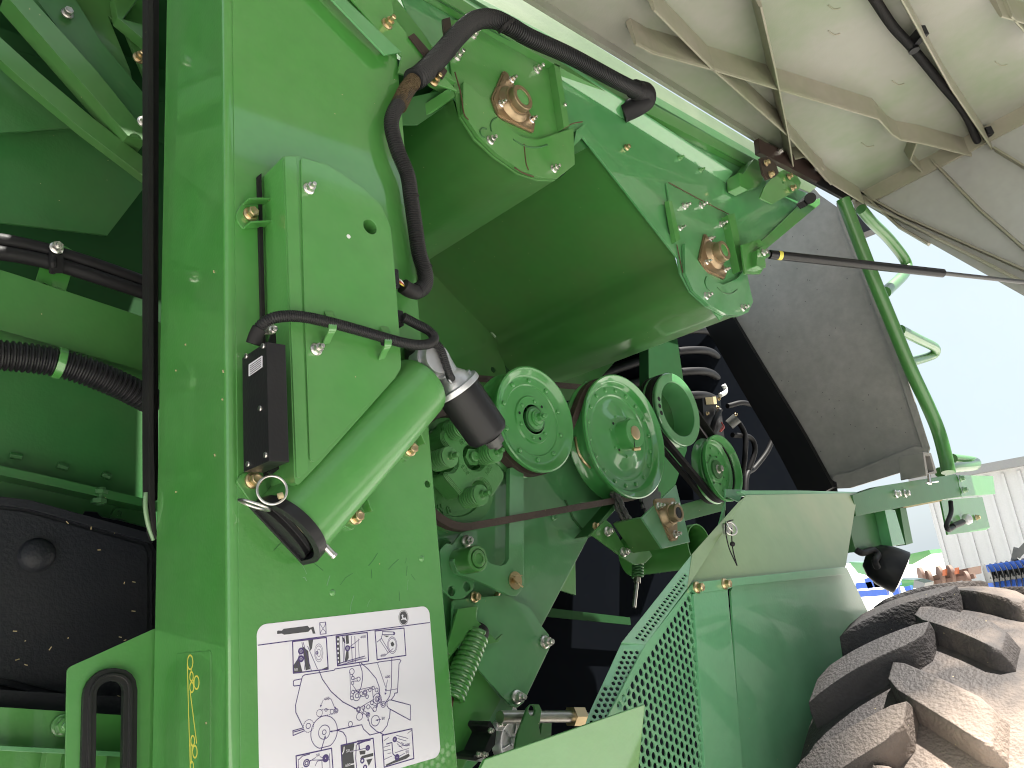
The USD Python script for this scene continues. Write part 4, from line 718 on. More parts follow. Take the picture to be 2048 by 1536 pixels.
for i in range(len(cpts)-1):
    for sy in (-.008, .008):
        q0, q1 = cpts[i]+[0, sy+(.002 if i % 2 else 0), 0], cpts[i+1]+[0, sy+(.002 if i % 2 else 0), 0]
        obj('link', sweep([q0-(q1-q0)*.25, q0, q1, q1+(q1-q0)*.25], [.0045, .008, .008, .0045], 8), 'dark_steel', ch_, smooth=40)
    obj('roller', rodm(cpts[i]-[0, .011, 0], cpts[i]+[0, .011, 0], .005, 10), 'steel', ch_, smooth=40)
sk = at(1300, 1000, .33)
obj('sprocket', [lathe([(.0, 0), (.05, 0), (.05, .008), (0, .008)], sk, NY, 30)]+[box(sk+np.array([.052*math.cos(t)-.006, -.007, .052*math.sin(t)-.006]), sk+np.array([.052*math.cos(t)+.006, -.001, .052*math.sin(t)+.006])) for t in np.linspace(0, 6.28, 17)[:-1]], 'dark_steel', ch_)
for (q0, q1, q2) in (((1276, 1120), (1275, 1155), (1268, 1215)), ((1343, 1100), (1340, 1118), (1332, 1136))):
    r_ = grp('adjuster_rod', H)
    obj('rod', rodm(at(*q1, .5), at(*q2, .5), .0065, 12), 'steel', r_, smooth=40); obj('lock_nut', rodm(at(*q1, .5), at(q1[0]-1, q1[1]+10, .5), .012, 6), 'steel', r_)
    obj('spring', helix(at(*q0, .5), at(*q1, .5), .016, .004, 6), 'green_dark', r_, smooth=True)

# small actuator at the bottom
ac = grp('linear_actuator', H)
YA = .30
obj('actuator_tube', rodm(at(1000, 1434, YA), at(1143, 1433, YA), .0135, 20), 'steel', ac, smooth=40)
obj('end_nut', rodm(at(1141, 1433, YA), at(1163, 1433, YA), .0235, 6), 'gold_zinc', ac); obj('thread_end', rodm(at(1160, 1433, YA), at(1174, 1433, YA), .010, 14), 'zinc', ac, smooth=40)
obj('support_plate', slab(PY(YA-.03), [(1056, 1415), (1064, 1408), (1078, 1409), (1083, 1420), (1078, 1455), (1083, 1480), (1078, 1560), (1020, 1560), (1035, 1470)], .006, rnd=.003, holes=[(1064, 1421, .011)]), 'green_dark', ac)
obj('support_plate', slab(PY(YA+.06), [(1085, 1440), (1103, 1442), (1100, 1560), (1070, 1560)], .006), 'green_dark', ac)
obj('gear_cover', lathe([(0, 0), (.046, 0), (.046, .02), (.042, .026), (.038, .024), (.010, .024), (.008, .028), (0, .028)], at(1013, 1482, YA+.05), NY, 32), 'alu', ac, smooth=35)
for k in range(6):
    t = k*math.pi/3+.2; o = at(1013, 1482, YA+.05)+NY*.0245; obj('cover_rib', rodm(o+.016*np.array([math.cos(t), 0, math.sin(t)]), o+.036*np.array([math.cos(t), 0, math.sin(t)]), .0018, 6), 'alu', ac)
obj('cover_ear', [slab(PY(YA+.02), [(993, 1445), (1003, 1438), (1010, 1445), (1005, 1462), (996, 1462)], .012, rnd=.003)], 'alu', ac); obj('bolt', hexbolt(at(1001, 1449, YA+.018), NY, .007), 'zinc', ac, smooth=30)
obj('mount_sheet', slab(PY(YA+.08), [(985, 1442), (1002, 1396), (1030, 1412), (1045, 1440), (1010, 1445)], .004), 'alu', ac)
obj('motor_block', slab(PY(YA+.03), [(945, 1510), (975, 1455), (992, 1462), (978, 1505), (962, 1525)], .06, rnd=.004), 'alu', ac); obj('motor_cap', [slab(PY(YA+.0), [(980, 1440), (993, 1462), (990, 1490), (972, 1512), (950, 1522), (945, 1512), (968, 1502), (984, 1466), (974, 1450)], .08, rnd=.004)], 'black_plastic', ac)
for q in ((981, 1461), (957, 1509), (969, 1509)): obj('screw', hexbolt(at(*q, YA-.002), NY, .006), 'zinc', ac, smooth=30)
obj('front_shield_sheet', slab(PY(-.29), [(970, 1519), (1290, 1409), (1276, 1545), (1262, 1660), (900, 1660)], .004), 'green', H)

# ---------------------------------------------------------------- screened side box
YS = -.235
SP = PY(YS); SPR = Plane((0, YS, 0), (0, 0, 1), (-1, 0, 0))
sb = grp('screened_side_box', H)
def perforated(pl, pts, pitch, hole, t=.0025, rot=0.0, sx=1.0):
    """sheet with real round holes on a hexagonal grid: whole cells are built one by one, the rim from what is left."""
    P = Polygon(pl.p2(pts)).buffer(0); inner = P.buffer(-.0012)
    minx, miny, maxx, maxy = P.bounds; dx, dy = pitch, pitch*math.sqrt(3)/2
    Vs, Fs, cells, nv = [], [], [], 0
    ha = np.radians(30+60*np.arange(6)); hexo = np.stack([np.cos(ha), np.sin(ha)], 1)*pitch/math.sqrt(3)
    ka = np.radians(30+30*np.arange(12)); hole_ = np.stack([np.cos(ka), np.sin(ka)], 1)*hole
    outer12 = np.empty((12, 2)); outer12[0::2] = hexo; outer12[1::2] = (hexo+np.roll(hexo, -1, 0))/2
    fr = []
    for i in range(12):
        j = (i+1) % 12; fr += [(i, j, 12+j), (i, 12+j, 12+i), (12+i, 12+j, 24+j), (12+i, 24+j, 24+i)]
    fr = np.array(fr)
    for r_ in range(int((maxy-miny)/dy)+2):
        for c_ in range(int((maxx-minx)/dx)+2):
            c = np.array([minx+(c_+.5*(r_ % 2))*dx, miny+r_*dy])
            hx = Polygon(hexo+c)
            if not inner.contains(hx): continue
            cells.append(hx.buffer(1e-6))
            Vs.append(np.vstack([np.c_[outer12+c, np.zeros(12)], np.c_[hole_+c, np.zeros(12)], np.c_[hole_+c, np.full(12, -t)]])); Fs.append(fr+nv); nv += 36
    if not cells: return [extrude(P, t, pl)], 0
    rim = P.difference(union_all(cells)); V = np.vstack(Vs); m1 = trimesh.Trimesh(V, np.vstack(Fs), process=False); m1.apply_transform(pl.mat())
    return [m1, extrude(rim, t, pl)], len(cells)
pm, nc = perforated(SPR, [(1396, 1160), (1388, 1164), (1290, 1290), (1212, 1440), (1160, 1640), (1425, 1640)], .0150, .0058)
obj('perforated_screen', pm, 'green_box', sb)
# sloped flange: a plane through the screen's slanting edge, turned back into the machine
e0, e1 = SP.at(1372, 1180), SP.at(1290, 1290)
fd = (e1-e0)/np.linalg.norm(e1-e0)
outp = np.cross(fd, NY); outp = outp if outp[0] < 0 else -outp
def flange_plane(o, d, ang):
    out = np.cross(d, NY); out = out if out[0] < 0 else -out
    v = math.cos(ang)*out - math.sin(ang)*NY; u = np.cross(v, np.cross(d, v)); pl = Plane(o, d, v)
    return pl if pl.n@(CAM-o) > 0 else Plane(o, -d, v)
FA = flange_plane(e0, fd, math.radians(40))
pm, _ = perforated(FA, [(1374, 1177), (1384, 1108), (1243, 1285), (1291, 1289)], .0095, .0033); obj('upper_flange', pm, 'green_box', sb)
e2, e3 = SP.at(1290, 1290), SP.at(1160, 1640); f2 = (e3-e2)/np.linalg.norm(e3-e2)
FB = flange_plane(e2, f2, math.radians(40)); pm, _ = perforated(FB, [(1291, 1289), (1243, 1286), (1181, 1420), (1110, 1620), (1162, 1638)], .0095, .0033); obj('lower_flange', pm, 'green_box', sb)
FT = flange_plane(SP.at(1480, 1010), (SP.at(1375, 1178)-SP.at(1480, 1010))/np.linalg.norm(SP.at(1375, 1178)-SP.at(1480, 1010)), math.radians(42))
obj('top_flange', slab(FT, [(1492, 992), (1478, 1003), (1384, 1108), (1374, 1178)], .003), 'tan_panel', sb)
TPY = YS+.004
_b0, _b1 = PY(TPY).at(1398, 1172), PY(TPY).at(1690, 1142)
TP = Plane((_b0+_b1)/2, (1, 0, 0), (0, math.sin(math.radians(14)), math.cos(math.radians(14))))
obj('back_panel', slab(TP, [(1492, 990), (1715, 986), (1690, 1142), (1398, 1172), (1374, 1178)], .003), 'tan_panel', sb, 'upper panel with the tan of the light on it put into the paint')
obj('top_lip', slab(PY(TPY+.05), [(1478, 981), (1492, 992), (1712, 997), (1716, 984), (1600, 981)], .012, rnd=.002), 'green_box', sb)
obj('left_top_lip', slab(PY(TPY+.09), [(1451, 978), (1490, 980), (1478, 1004), (1452, 992), (1450, 1030), (1444, 1060), (1436, 1060), (1452, 1000)], .004), 'green_box', sb)
obj('cross_rail', slab(PY(YS-.006), [(1388, 1170), (1394, 1164), (1691, 1133), (1694, 1148), (1470, 1172), (1455, 1179), (1392, 1188)], .010, rnd=.002), 'green_box', sb)
obj('post', slab(PY(YS-.004), [(1387, 1188), (1455, 1179), (1488, 1560), (1505, 1680), (1420, 1680), (1412, 1560)], .012), 'green_box', sb)
obj('lower_panel', slab(PY(YS+.006), [(1462, 1182), (1470, 1160), (1694, 1136), (1746, 1245), (1800, 1400), (1860, 1680), (1500, 1680), (1484, 1540)], .004), 'green_box', sb)
for bx, by in ((1394, 1175), (1449, 1168)): bolt(sb, bx, by, YS-.0065, .0105, 'head', 'gold_zinc')
tie = grp('wire_tie', H)
obj('bracket', slab(PY(YS-.02), [(1452, 1046), (1463, 1042), (1467, 1058), (1456, 1068)], .01), 'steel', tie)
obj('spring_ring', [ringm(at(1461, 1057, YS-.028), NY+np.array([-.5, 0, .3]), .013, .0018), ringm(at(1458, 1054, YS-.03), NY+np.array([.5, 0, .5]), .011, .0018)], 'zinc', tie, smooth=True)
obj('strap', [tube(pathY([(1451, 1046, YS-.026), (1452, 1068, YS-.026), (1459, 1098, YS-.022), (1474, 1131, YS-.018)]), .0013, .004, 6), tube(pathY([(1463, 1056, YS-.03), (1464, 1085, YS-.024), (1467, 1105, YS-.02), (1474, 1131, YS-.018)]), .0013, .004, 6), trimesh.creation.icosphere(2, .005).apply_translation(at(1465, 1088, YS-.024)), tube(pathY([(1450, 1048, YS-.03), (1458, 1042, YS-.03), (1466, 1040, YS-.03)]), .0013, .004, 6)], 'black_rubber', tie, smooth=True)

# ---------------------------------------------------------------- raised side shield
sd = grp('raised_side_shield', H, 'grey green ribbed underside of the raised side shield')
h0, h1 = at(1100, 24, .02), at(1702, 396, .02)
TAU = math.radians(5)
SH = Plane(h0, h1-h0, (0, -math.cos(TAU), math.sin(TAU)))
hl_ = np.linalg.norm(h1-h0); ev = SH.p2([(2040, 217)])[0]; e_dir = (ev-np.array([hl_, 0]))/np.linalg.norm(ev-np.array([hl_, 0]))
far = np.array([hl_, 0])+e_dir*1.5/abs(e_dir[1])
SHW = .98
cA = np.array([hl_, 0])+e_dir*SHW/abs(e_dir[1])
obj('panel', extrude(Polygon([(-4.2, .0), (hl_, .0), tuple(cA), (-4.2, SHW)]), .012, SH), 'liner', sd)
far = cA
print('shield u at edge', hl_, ev, far)
def rib(pts, hgt=.05, th=.010, px=True, name='rib', mat='liner_rib'):
    q = SH.p2(pts) if px else np.array(pts); ms = []
    P3 = SH.w(q, hgt*.5)
    return obj(name, sweep(P3, 1, sec=[(-hgt*.5, -th), (hgt*.42, -th*.5), (hgt*.5, -th*.25), (hgt*.5, th*.25), (hgt*.42, th*.5), (-hgt*.5, th)], up=SH.n), mat, sd)
for pts, hg_ in (([(1500, -40), (1530, 85), (1541, 137), (1560, 228), (1572, 300)], .055), ([(1255, 40), (1290, 60), (1410, 95), (1541, 137)], .05), ([(1290, -30), (1410, 95), (1560, 232), (1648, 335)], .05), ([(1541, 137), (1740, 200), (1768, 232), (1786, 244)], .05), ([(1786, 244), (1830, 252), (1990, 296)], .05),
                 ([(1775, -60), (1880, 130), (1990, 296)], .06), ([(1560, 232), (1640, 330), (1715, 378)], .045), ([(2000, -10), (2060, 60)], .05), ([(1572, 300), (1600, 292), (1640, 320)], .03), ([(1830, 252), (1812, 300), (1840, 330)], .03), ([(1980, -10), (2060, 15)], .05)):
    rib(pts, hg_*1.8, .009)
for mx, my in ((1668, 15), (1668, 66), (1796, 166), (2002, 128), (1735, 290)):
    obj('mould_mark', sweep(smooth_path([SH.at(mx-12, my-5)+SH.n*.001, SH.at(mx, my+3)+SH.n*.001, SH.at(mx+12, my+1)+SH.n*.001], .005), .0022, 6), 'liner_rib', sd, smooth=True)
# rim along the hinge edge and the front edge
obj('hinge_rim', sweep([SH.w([(-4.2, .012)])[0], SH.w([(hl_, .012)])[0]], 1, sec=[(-.01, -.008), (.035, -.008), (.035, .004), (-.01, .008)], up=SH.n), 'liner', sd)
obj('front_rim', sweep([SH.w([(hl_, 0.0)])[0]+SH.n*.02, SH.w([tuple(far)])[0]+SH.n*.02], 1, sec=[(-.03, -.010), (.05, -.010), (.05, .010), (-.03, .010)], up=SH.n), 'liner_rib', sd)
# end gusset closing the shield towards the cab, facing back
XG = SH.w([(hl_, 0)])[0][0]+.02
GX = PX(XG)
gp = [(1690, 385), (1716, 378), (2048, 214), (2160, 160), (2150, 645), (2048, 592), (1850, 480)]
obj('end_gusset', slab(GX, gp, .012), 'gusset', sd, 'pale end wall of the shield towards the cab')
for s, hg_ in (([(1712, 396), (1960, 520), (2100, 592)], .05), ([(1715, 382), (1800, 430), (2060, 545), (2100, 560)], .03), ([(1718, 380), (1800, 455), (1860, 490)], .03), ([(1992, 300), (2048, 334), (2120, 380)], .04), ([(1865, 322), (1960, 420), (2120, 560)], .03)):
    obj('gusset_rib', sweep([GX.at(*q)+GX.n*hg_*.5 for q in s], 1, sec=[(-hg_*.5, -.008), (hg_*.5, -.004), (hg_*.5, .004), (-hg_*.5, .008)], up=GX.n), 'liner_rib', sd)
# hose clipped to the shield
hz = [(1735, -30), (1775, 30), (1815, 75), (1875, 150), (1908, 190), (1930, 225), (1950, 270), (1990, 320), (2048, 405), (2100, 480)]
off = SH.n*.045
obj('shield_conduit', conduit([SH.at(*q)+off for q in hz], .0155, .006, 14), 'black_rubber', sd, 'dusty black conduit clipped along the shield rib', smooth=50)
for q in ((1822, 62), (1962, 258)):
    o = SH.at(*q)+SH.n*.04; d = SH.at(q[0]+10, q[1]-12)-SH.at(*q); d /= np.linalg.norm(d)
    obj('conduit_clip', [sweep([o-d*.03, o+d*.045], 1, sec=[(-.02, -.012), (.016, -.012), (.016, .012), (-.02, .012)], up=SH.n), rodm(o-SH.n*.02-d*.02, o+SH.n*.025-d*.02, .018, 12)], 'black_plastic', sd)

# hinge link bracket
hb = grp('hinge_link', H)
HB = PY(-.03)
obj('hinge_bar', slab(HB, [(1517, 276), (1530, 284), (1648, 336), (1651, 346), (1640, 360), (1635, 364), (1520, 305)], .02, rnd=.002), 'brown_metal', hb)
obj('lower_bar', slab(PY(-.02), [(1648, 350), (1712, 380), (1713, 392), (1702, 402), (1692, 400), (1600, 350)], .012, rnd=.003, holes=[(1699, 394, .011)]), 'black_paint', hb)
obj('link_plate', slab(PY(-.036), [(1520, 316), (1535, 314), (1552, 328), (1558, 346), (1550, 354), (1534, 360), (1526, 346)], .008, rnd=.004), 'brown_metal', hb)
for q in ((1532, 326), (1541, 349)): bolt(hb, *q, -.044, .013, 'head', 'gold_zinc')
for q in ((1559, 303), (1632, 337)): bolt(hb, *q, -.032, .012, 'head', 'zinc')
obj('green_plate', slab(PY(-.01), [(1530, 372), (1548, 350), (1566, 340), (1590, 345), (1602, 365), (1598, 378), (1545, 408), (1520, 396)], .006, rnd=.003, holes=[(1565, 363, .010)]), 'green', hb)
for q in ((1578, 353), (1585, 376)): bolt(hb, *q, -.018, .013, 'head', 'gold_zinc')
obj('corner_block', slab(PY(.02), [(1478, 345), (1486, 348), (1508, 318), (1535, 330), (1520, 372), (1495, 380), (1480, 372)], .05, rnd=.003), 'green', hb)
obj('rubber_stop', [rodm(at(1618, 398, .03), at(1621, 396, -.03), .022, 20), slab(PY(.0), [(1606, 402), (1622, 386), (1632, 392), (1614, 412)], .03)], 'black_rubber', hb, smooth=40)

# gas strut and its bracket
gs = grp('gas_strut', H)
s0 = at(1532, 508, .03); gxp = GX.at(2105, 575)+GX.n*.05
sdv = gxp-s0; s1 = s0+sdv*.42
# the body reaches to picture column ~1885: find the fraction
from_px = lambda q: 1024+FPX*((q-CAM)@RT)/((q-CAM)@FW)
fr = [f for f in np.linspace(.01, 1, 400) if from_px(s0+sdv*f) >= 1885][0]
s1 = s0+sdv*fr
obj('cylinder', [rodm(s0+sdv*.012, s1, .0165, 22), rodm(s1-sdv*.004, s1+sdv*.002, .014, 20)], 'black_paint', gs, smooth=40); obj('piston_rod', rodm(s1, gxp, .0085, 14), 'dark_steel', gs, smooth=40)
obj('ball_end', [trimesh.creation.icosphere(3, .016).apply_translation(s0), rodm(s0, s0+sdv*.016, .008, 12)], 'dark_steel', gs, smooth=True)
tf = [f for f in np.linspace(.01, 1, 400) if from_px(s0+sdv*f) >= 1555][0]
obj('yellow_tag', rodm(s0+sdv*tf, s0+sdv*(tf+.012), .0168, 22), 'yellow_ink', gs, smooth=40)
obj('strut_bracket', [slab(PY(.02), [(1483, 490), (1520, 478), (1538, 502), (1530, 520), (1532, 530), (1520, 548), (1490, 548)], .006, rnd=.002), slab(PY(.0), [(1515, 500), (1528, 490), (1540, 512), (1527, 520), (1532, 535), (1513, 532)], .03, rnd=.002)], 'green', gs); bolt(gs, 1527, 505, -.004, .013, 'head', 'zinc')

# grey panel behind, with the black trim, and dark works below it
XQ = XG-.12
QX = PX(XQ)
gp_ = grp('grey_rear_panel', H)
gpoly = [(1560, 300), (1640, 390), (1690, 425), (1725, 520), (1800, 720), (1858, 896), (1800, 925), (1672, 976), (1600, 930), (1560, 840), (1500, 700), (1440, 560)]
obj('panel', slab(QX, gpoly, .01, rnd=.0), 'grey_panel', gp_, 'mould-spotted grey panel')
obj('edge_rim', slab(PX(XQ-.012), [(1672, 405), (1690, 425), (1726, 520), (1802, 718), (1859, 897), (1847, 903), (1790, 725), (1714, 525), (1680, 440)], .012), 'grey_panel', gp_)
obj('bottom_rim', slab(PX(XQ-.014), [(1660, 978), (1668, 950), (1700, 945), (1830, 892), (1858, 898), (1850, 930), (1700, 976)], .014), 'grey_panel', gp_)
obj('black_trim', [sweep(smooth_path([PX(XQ-.05).at(*q) for q in ((1380, 540), (1500, 745), (1575, 870), (1640, 990))], .02), 1, sec=[(-.02, -.075), (.02, -.075), (.02, .075), (-.02, .075)], up=(-1, 0, 0))], 'deep_rubber', gp_, 'broad curved black trim', smooth=40)
for q in ((1655, 968), (1815, 937)): bolt(gp_, *q, PX(XQ-.03).at(*q)[1], .02, 'head', 'zinc') if False else obj('bolt', hexbolt(PX(XQ-.03).at(*q), (-1, 0, 0), .016), 'zinc', gp_, smooth=30)
for q in ([(1645, 985), (1648, 965), (1656, 955), (1672, 965), (1675, 985)], [(1808, 950), (1808, 930), (1820, 924), (1832, 930), (1836, 950)]): obj('tab', slab(PX(XQ-.026), q, .006), 'black_plastic', gp_)
rt_ = grp('black_ribbed_tank', H)
TK = PY(1.0)
for i, yy in enumerate((660, 700, 742, 790)): obj('bulge', sweep(smooth_path(pathY([(1200, yy+52-i*4, 1.0), (1330, yy+8, 1.0), (1395, yy, .98), (1425, yy+6, 1.02), (1440, yy+22, 1.1)]), .05), .022, 16), 'deep_rubber', rt_, smooth=True)
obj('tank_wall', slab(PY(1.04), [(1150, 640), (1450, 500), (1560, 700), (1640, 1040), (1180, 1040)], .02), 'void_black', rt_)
vb = grp('hydraulic_valve', H)
obj('valve_body', slab(PY(.85), [(1405, 796), (1440, 790), (1446, 850), (1450, 885), (1410, 880)], .06, rnd=.004), 'black_plastic', vb)
obj('tag_plate', slab(PY(.845), [(1411, 795), (1432, 793), (1434, 808), (1413, 809)], .002), 'straw', vb, 'small tan tag plate')
obj('white_nozzle', tube(pathY([(1440, 791, .83), (1450, 785, .82), (1451, 778, .82), (1447, 770, .82)]), .012, .006), 'white_plastic', vb, smooth=True)
obj('solenoid', [rodm(at(1458, 850, .84), at(1474, 836, .80), .028, 20)], 'dark_steel', vb, smooth=40)
obj('red_cable', tube(pathY([(1443, 845, .82), (1448, 855, .8), (1440, 863, .8), (1447, 850, .81)]), .004, .005, 6), 'red', vb, smooth=True)
for q in ((1437, 798), (1434, 815), (1414, 827), (1471, 829)): obj('screw', hexbolt(at(*q, .842), NY, .009), 'gold_zinc', vb, smooth=30)
for pts in ([(1455, 812, .83), (1490, 806, .8), (1530, 825, .8), (1546, 865, .8), (1536, 900, .82), (1510, 935, .85), (1494, 950, .85), (1490, 1000, .85)], [(1440, 820, .83), (1428, 845, .82), (1422, 880, .84), (1425, 930, .86)], [(1478, 845, .82), (1490, 870, .81), (1490, 910, .82), (1485, 950, .85)], [(1465, 870, .83), (1500, 875, .82), (1510, 900, .82), (1498, 940, .85)]):
    obj('hose', tube(pathY(pts), .0135, .01, 12), 'deep_rubber', vb, smooth=50)
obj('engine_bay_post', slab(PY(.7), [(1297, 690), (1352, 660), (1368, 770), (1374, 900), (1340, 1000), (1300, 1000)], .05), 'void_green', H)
obj('lower_brace', slab(PY(.5), [(1290, 1030), (1450, 985), (1452, 1020), (1300, 1060)], .01), 'green_dark', H)

# ---------------------------------------------------------------- cab access: handrails, platform, lamps
hr = grp('cab_handrail', H)
YR2 = -.08
rr_ = .0185
obj('rail', tube(pathY([(1686, 398, YR2), (1692, 414, YR2), (1740, 540, YR2), (1785, 650, YR2), (1822, 740, YR2), (1855, 810, YR2), (1876, 860, YR2), (1890, 910, YR2), (1897, 945, YR2)]), .028, .01), 'green_shade_grime', hr, smooth=50)
obj('rail', tube(pathY([(1722, 418, YR2+.05), (1745, 445, YR2+.05), (1780, 480, YR2+.05), (1812, 524, YR2+.05), (1808, 548, YR2+.05), (1770, 585, YR2+.03)]), .026, .01), 'green_shade_grime', hr, smooth=50)
obj('rail', tube(pathY([(1800, 660, YR2), (1840, 680, YR2+.02), (1868, 694, YR2+.04), (1870, 706, YR2+.06), (1855, 714, YR2+.08), (1805, 728, YR2+.08)]), .023, .008), 'green_shade_grime', hr, smooth=50)
obj('rail', tube(pathY([(1880, 945, YR2+.06), (1905, 936, YR2+.05), (1945, 932, YR2+.05), (1952, 927, YR2+.06), (1945, 922, YR2+.08), (1905, 917, YR2+.1)]), .023, .008), 'green_shade_grime', hr, smooth=50)
obj('cab_corner', slab(PX(XG+1.2), [(1690, 405), (1735, 430), (1752, 455), (1715, 470)], .1), 'black_plastic', hr, 'dark corner of the cab seen past the rail')
pf_ = grp('access_platform', H)
PFY = -.19
def prism(pts, y0_, y1_, name, mat, parent=pf_, rnd=0.0): return obj(name, slab(PY(y0_), pts, y1_-y0_, rnd=rnd), mat, parent)
prism([(1705, 990), (1760, 972), (1912, 948), (1922, 992), (1712, 1032)], PFY, PFY+.03, 'side_beam', 'green_dark')
prism([(1914, 950), (1986, 952), (1991, 988), (1923, 993)], PFY+.004, PFY+.10, 'end_box', 'green', rnd=.004)
for q in ((1792, 988), (1810, 987), (1921, 957), (1927, 980)): bolt(pf_, *q, PFY-.002, .013, 'head', 'zinc' if q[0] < 1900 else 'green_pale')
prism([(1706, 1030), (1800, 1015), (1812, 1088), (1712, 1104), (1700, 1060)], PFY+.04, PFY+.10, 'step_box', 'green_dark')
prism([(1769, 1018), (1790, 1020), (1810, 1088), (1785, 1092)], PFY+.01, PFY+.04, 'step_flange', 'green_sheet')
prism([(1800, 1016), (1812, 1015), (1826, 1086), (1812, 1090)], PFY+.02, PFY+.05, 'step_flange', 'green_dark')
prism([(1882, 1000), (1965, 994), (1980, 1055), (1972, 1060), (1896, 1070)], PFY+.05, PFY+.056, 'lamp_plate', 'green', rnd=.003)
obj('lamp_plate_slot', slab(PY(PFY+.02), [(1806, 1012), (1885, 998), (1884, 1002), (1808, 1017)], .02), 'straw', pf_)
lc = at(1931, 1039, PFY+.04)
obj('small_lamp', lathe([(0, 0), (.019, 0), (.021, .006), (.019, .016), (.012, .022), (0, .023)], lc, (-.4, -1, .1), 26), 'lens', pf_, smooth=40); obj('lamp_socket', rodm(at(1905, 1053, PFY+.03), at(1925, 1044, PFY+.03), .011, 14), 'black_rubber', pf_, smooth=40); bolt(pf_, 1953, 1035, PFY+.045, .011, 'head', 'straw')
obj('lamp_wire', tube(pathY([(1901, 1003, PFY+.02), (1902, 1025, PFY+.02), (1893, 1050, PFY+.02), (1897, 1060, PFY+.02), (1908, 1054, PFY+.03)]), .008, .006), 'black_rubber', pf_, smooth=50)
obj('square_tube_end', [extrude(rounded(Polygon(PY(PFY-.03).p2([(1846, 904), (1862, 906), (1874, 946), (1852, 952)])), .004).difference(Polygon(PY(PFY-.03).p2([(1850, 910), (1860, 912), (1868, 942), (1856, 946)]))), .08, PY(PFY-.03))], 'grey_panel', pf_)
obj('wing_bolt', [rodm(at(1858, 950, PFY-.03), at(1860, 968, PFY-.03), .006, 10), rodm(at(1852, 966, PFY-.03), at(1876, 963, PFY-.03), .003, 8)], 'zinc', pf_, smooth=30)
wl = grp('work_lamp', H, 'black dome work lamp hanging below the step')
o_, d_ = at(1768, 1130, PFY+.02), (at(1800, 1147, PFY-.02)-at(1768, 1130, PFY+.02)); d_ /= np.linalg.norm(d_); d_ = d_*.75+np.array([.45, -.25, -.2]); d_ /= np.linalg.norm(d_)
lr = R_of(1778, 1137, 38, PFY)
obj('lamp_shell', lathe([(0, -lr*.85), (lr*.45, -lr*.80), (lr*.8, -lr*.45), (lr*.96, 0), (lr, lr*.4), (lr*1.02, lr*.75), (lr*.97, lr*.8)], o_, d_, 40), 'black_plastic', wl, smooth=50)
obj('lamp_lens', lathe([(lr*.97, lr*.76), (lr*.7, lr*.86), (0, lr*.9)], o_, d_, 40), 'lens', wl, smooth=50)
obj('lamp_cable', tube(pathY([(1712, 1100, PFY+.03), (1725, 1106, PFY+.02), (1745, 1100, PFY+.02), (1756, 1110, PFY+.01), (1750, 1122, PFY+.0), (1755, 1135, PFY+.0)]), .009, .006), 'black_rubber', wl, smooth=50)
obj('lamp_bracket', [slab(PY(PFY+.02), [(1766, 1098), (1772, 1097), (1778, 1120), (1771, 1122)], .012), slab(PY(PFY+.02), [(1779, 1097), (1785, 1097), (1788, 1116), (1781, 1118)], .012)], 'dark_steel', wl)

# ---------------------------------------------------------------- open bay to the left of the elevator
lb_ = grp('rear_bay', H)
seal = PY(EB+.012)
obj('rubber_seal', [slab(seal, [(292, -40), (303, -40), (303, 880), (306, 1000), (309, 1080), (302, 1062), (294, 1000), (293, 880)], .03, .01), slab(PY(EB+.03), [(302, -40), (318, -40), (316, 1000), (302, 1000)], .03)], 'black_rubber', lb_, 'long black rubber seal strip', smooth=30)
obj('seal_channel', tube(pathY([(292, 985, EB+.01), (291, 1015, EB+.01), (297, 1050, EB+.012), (308, 1080, EB+.014)]), .004, .006, 8), 'green_pale', lb_, smooth=True)
obj('brace', slab(PY(.46), [(10, -12), (62, -4), (192, 140), (290, 262), (292, 282), (255, 271), (150, 150)], .05), 'green_shade_grime', lb_, 'bright diagonal brace')
obj('brace_web', slab(PY(.49), [(60, -20), (140, -20), (200, 80), (298, 200), (298, 285), (240, 225)], .02), 'green_dark', lb_)
obj('cover_plate', slab(PY(.52), [(120, -30), (300, -30), (300, 180), (250, 60), (215, 30), (260, 140), (290, 275), (180, 90)], .01), 'green_shade_grime', lb_)
obj('bent_channel', slab(PY(.48), [(228, -10), (280, -10), (245, 38), (290, 50), (300, 90), (235, 35)], .03), 'green_shade_grime', lb_)
obj('rail_tube', sweep(pathY([(-20, 88, .5), (60, 160, .5), (170, 252, .5), (298, 350, .5)]), 1, sec=[(-.012, -.02), (.012, -.02), (.012, .02), (-.012, .02)], up=(0, -1, 0)), 'green_shade_grime', lb_)
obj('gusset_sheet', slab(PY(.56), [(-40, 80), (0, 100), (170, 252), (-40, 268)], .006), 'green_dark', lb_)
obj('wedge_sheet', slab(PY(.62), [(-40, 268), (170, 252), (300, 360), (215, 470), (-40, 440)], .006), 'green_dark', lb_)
for q in ((278, 116), (287, 244)): bolt(lb_, *q, .445, .013, 'nut' if q[1] < 200 else 'head', 'gold_zinc' if q[1] < 200 else 'zinc')
bolt(lb_, 135, 27, .48, .012, 'head', 'steel')
obj('cross_brace', slab(PY(.95), [(296, 470), (296, 500), (190, 640), (160, 640)], .02), 'green_dark', lb_); obj('cross_brace', slab(PY(1.0), [(250, 385), (262, 385), (160, 500), (150, 500)], .02), 'green_dark', lb_)
hs2 = grp('hydraulic_hoses', H)
obj('hose', tube(pathY([(-30, 476, .46), (40, 488, .46), (110, 505, .46), (200, 533, .46), (310, 572, .47)]), .0135, .01), 'black_rubber', hs2, smooth=50)
obj('hose', tube(pathY([(-30, 502, .455), (40, 512, .455), (110, 528, .455), (200, 556, .455), (310, 593, .47)]), .0135, .01), 'black_rubber', hs2, smooth=50)
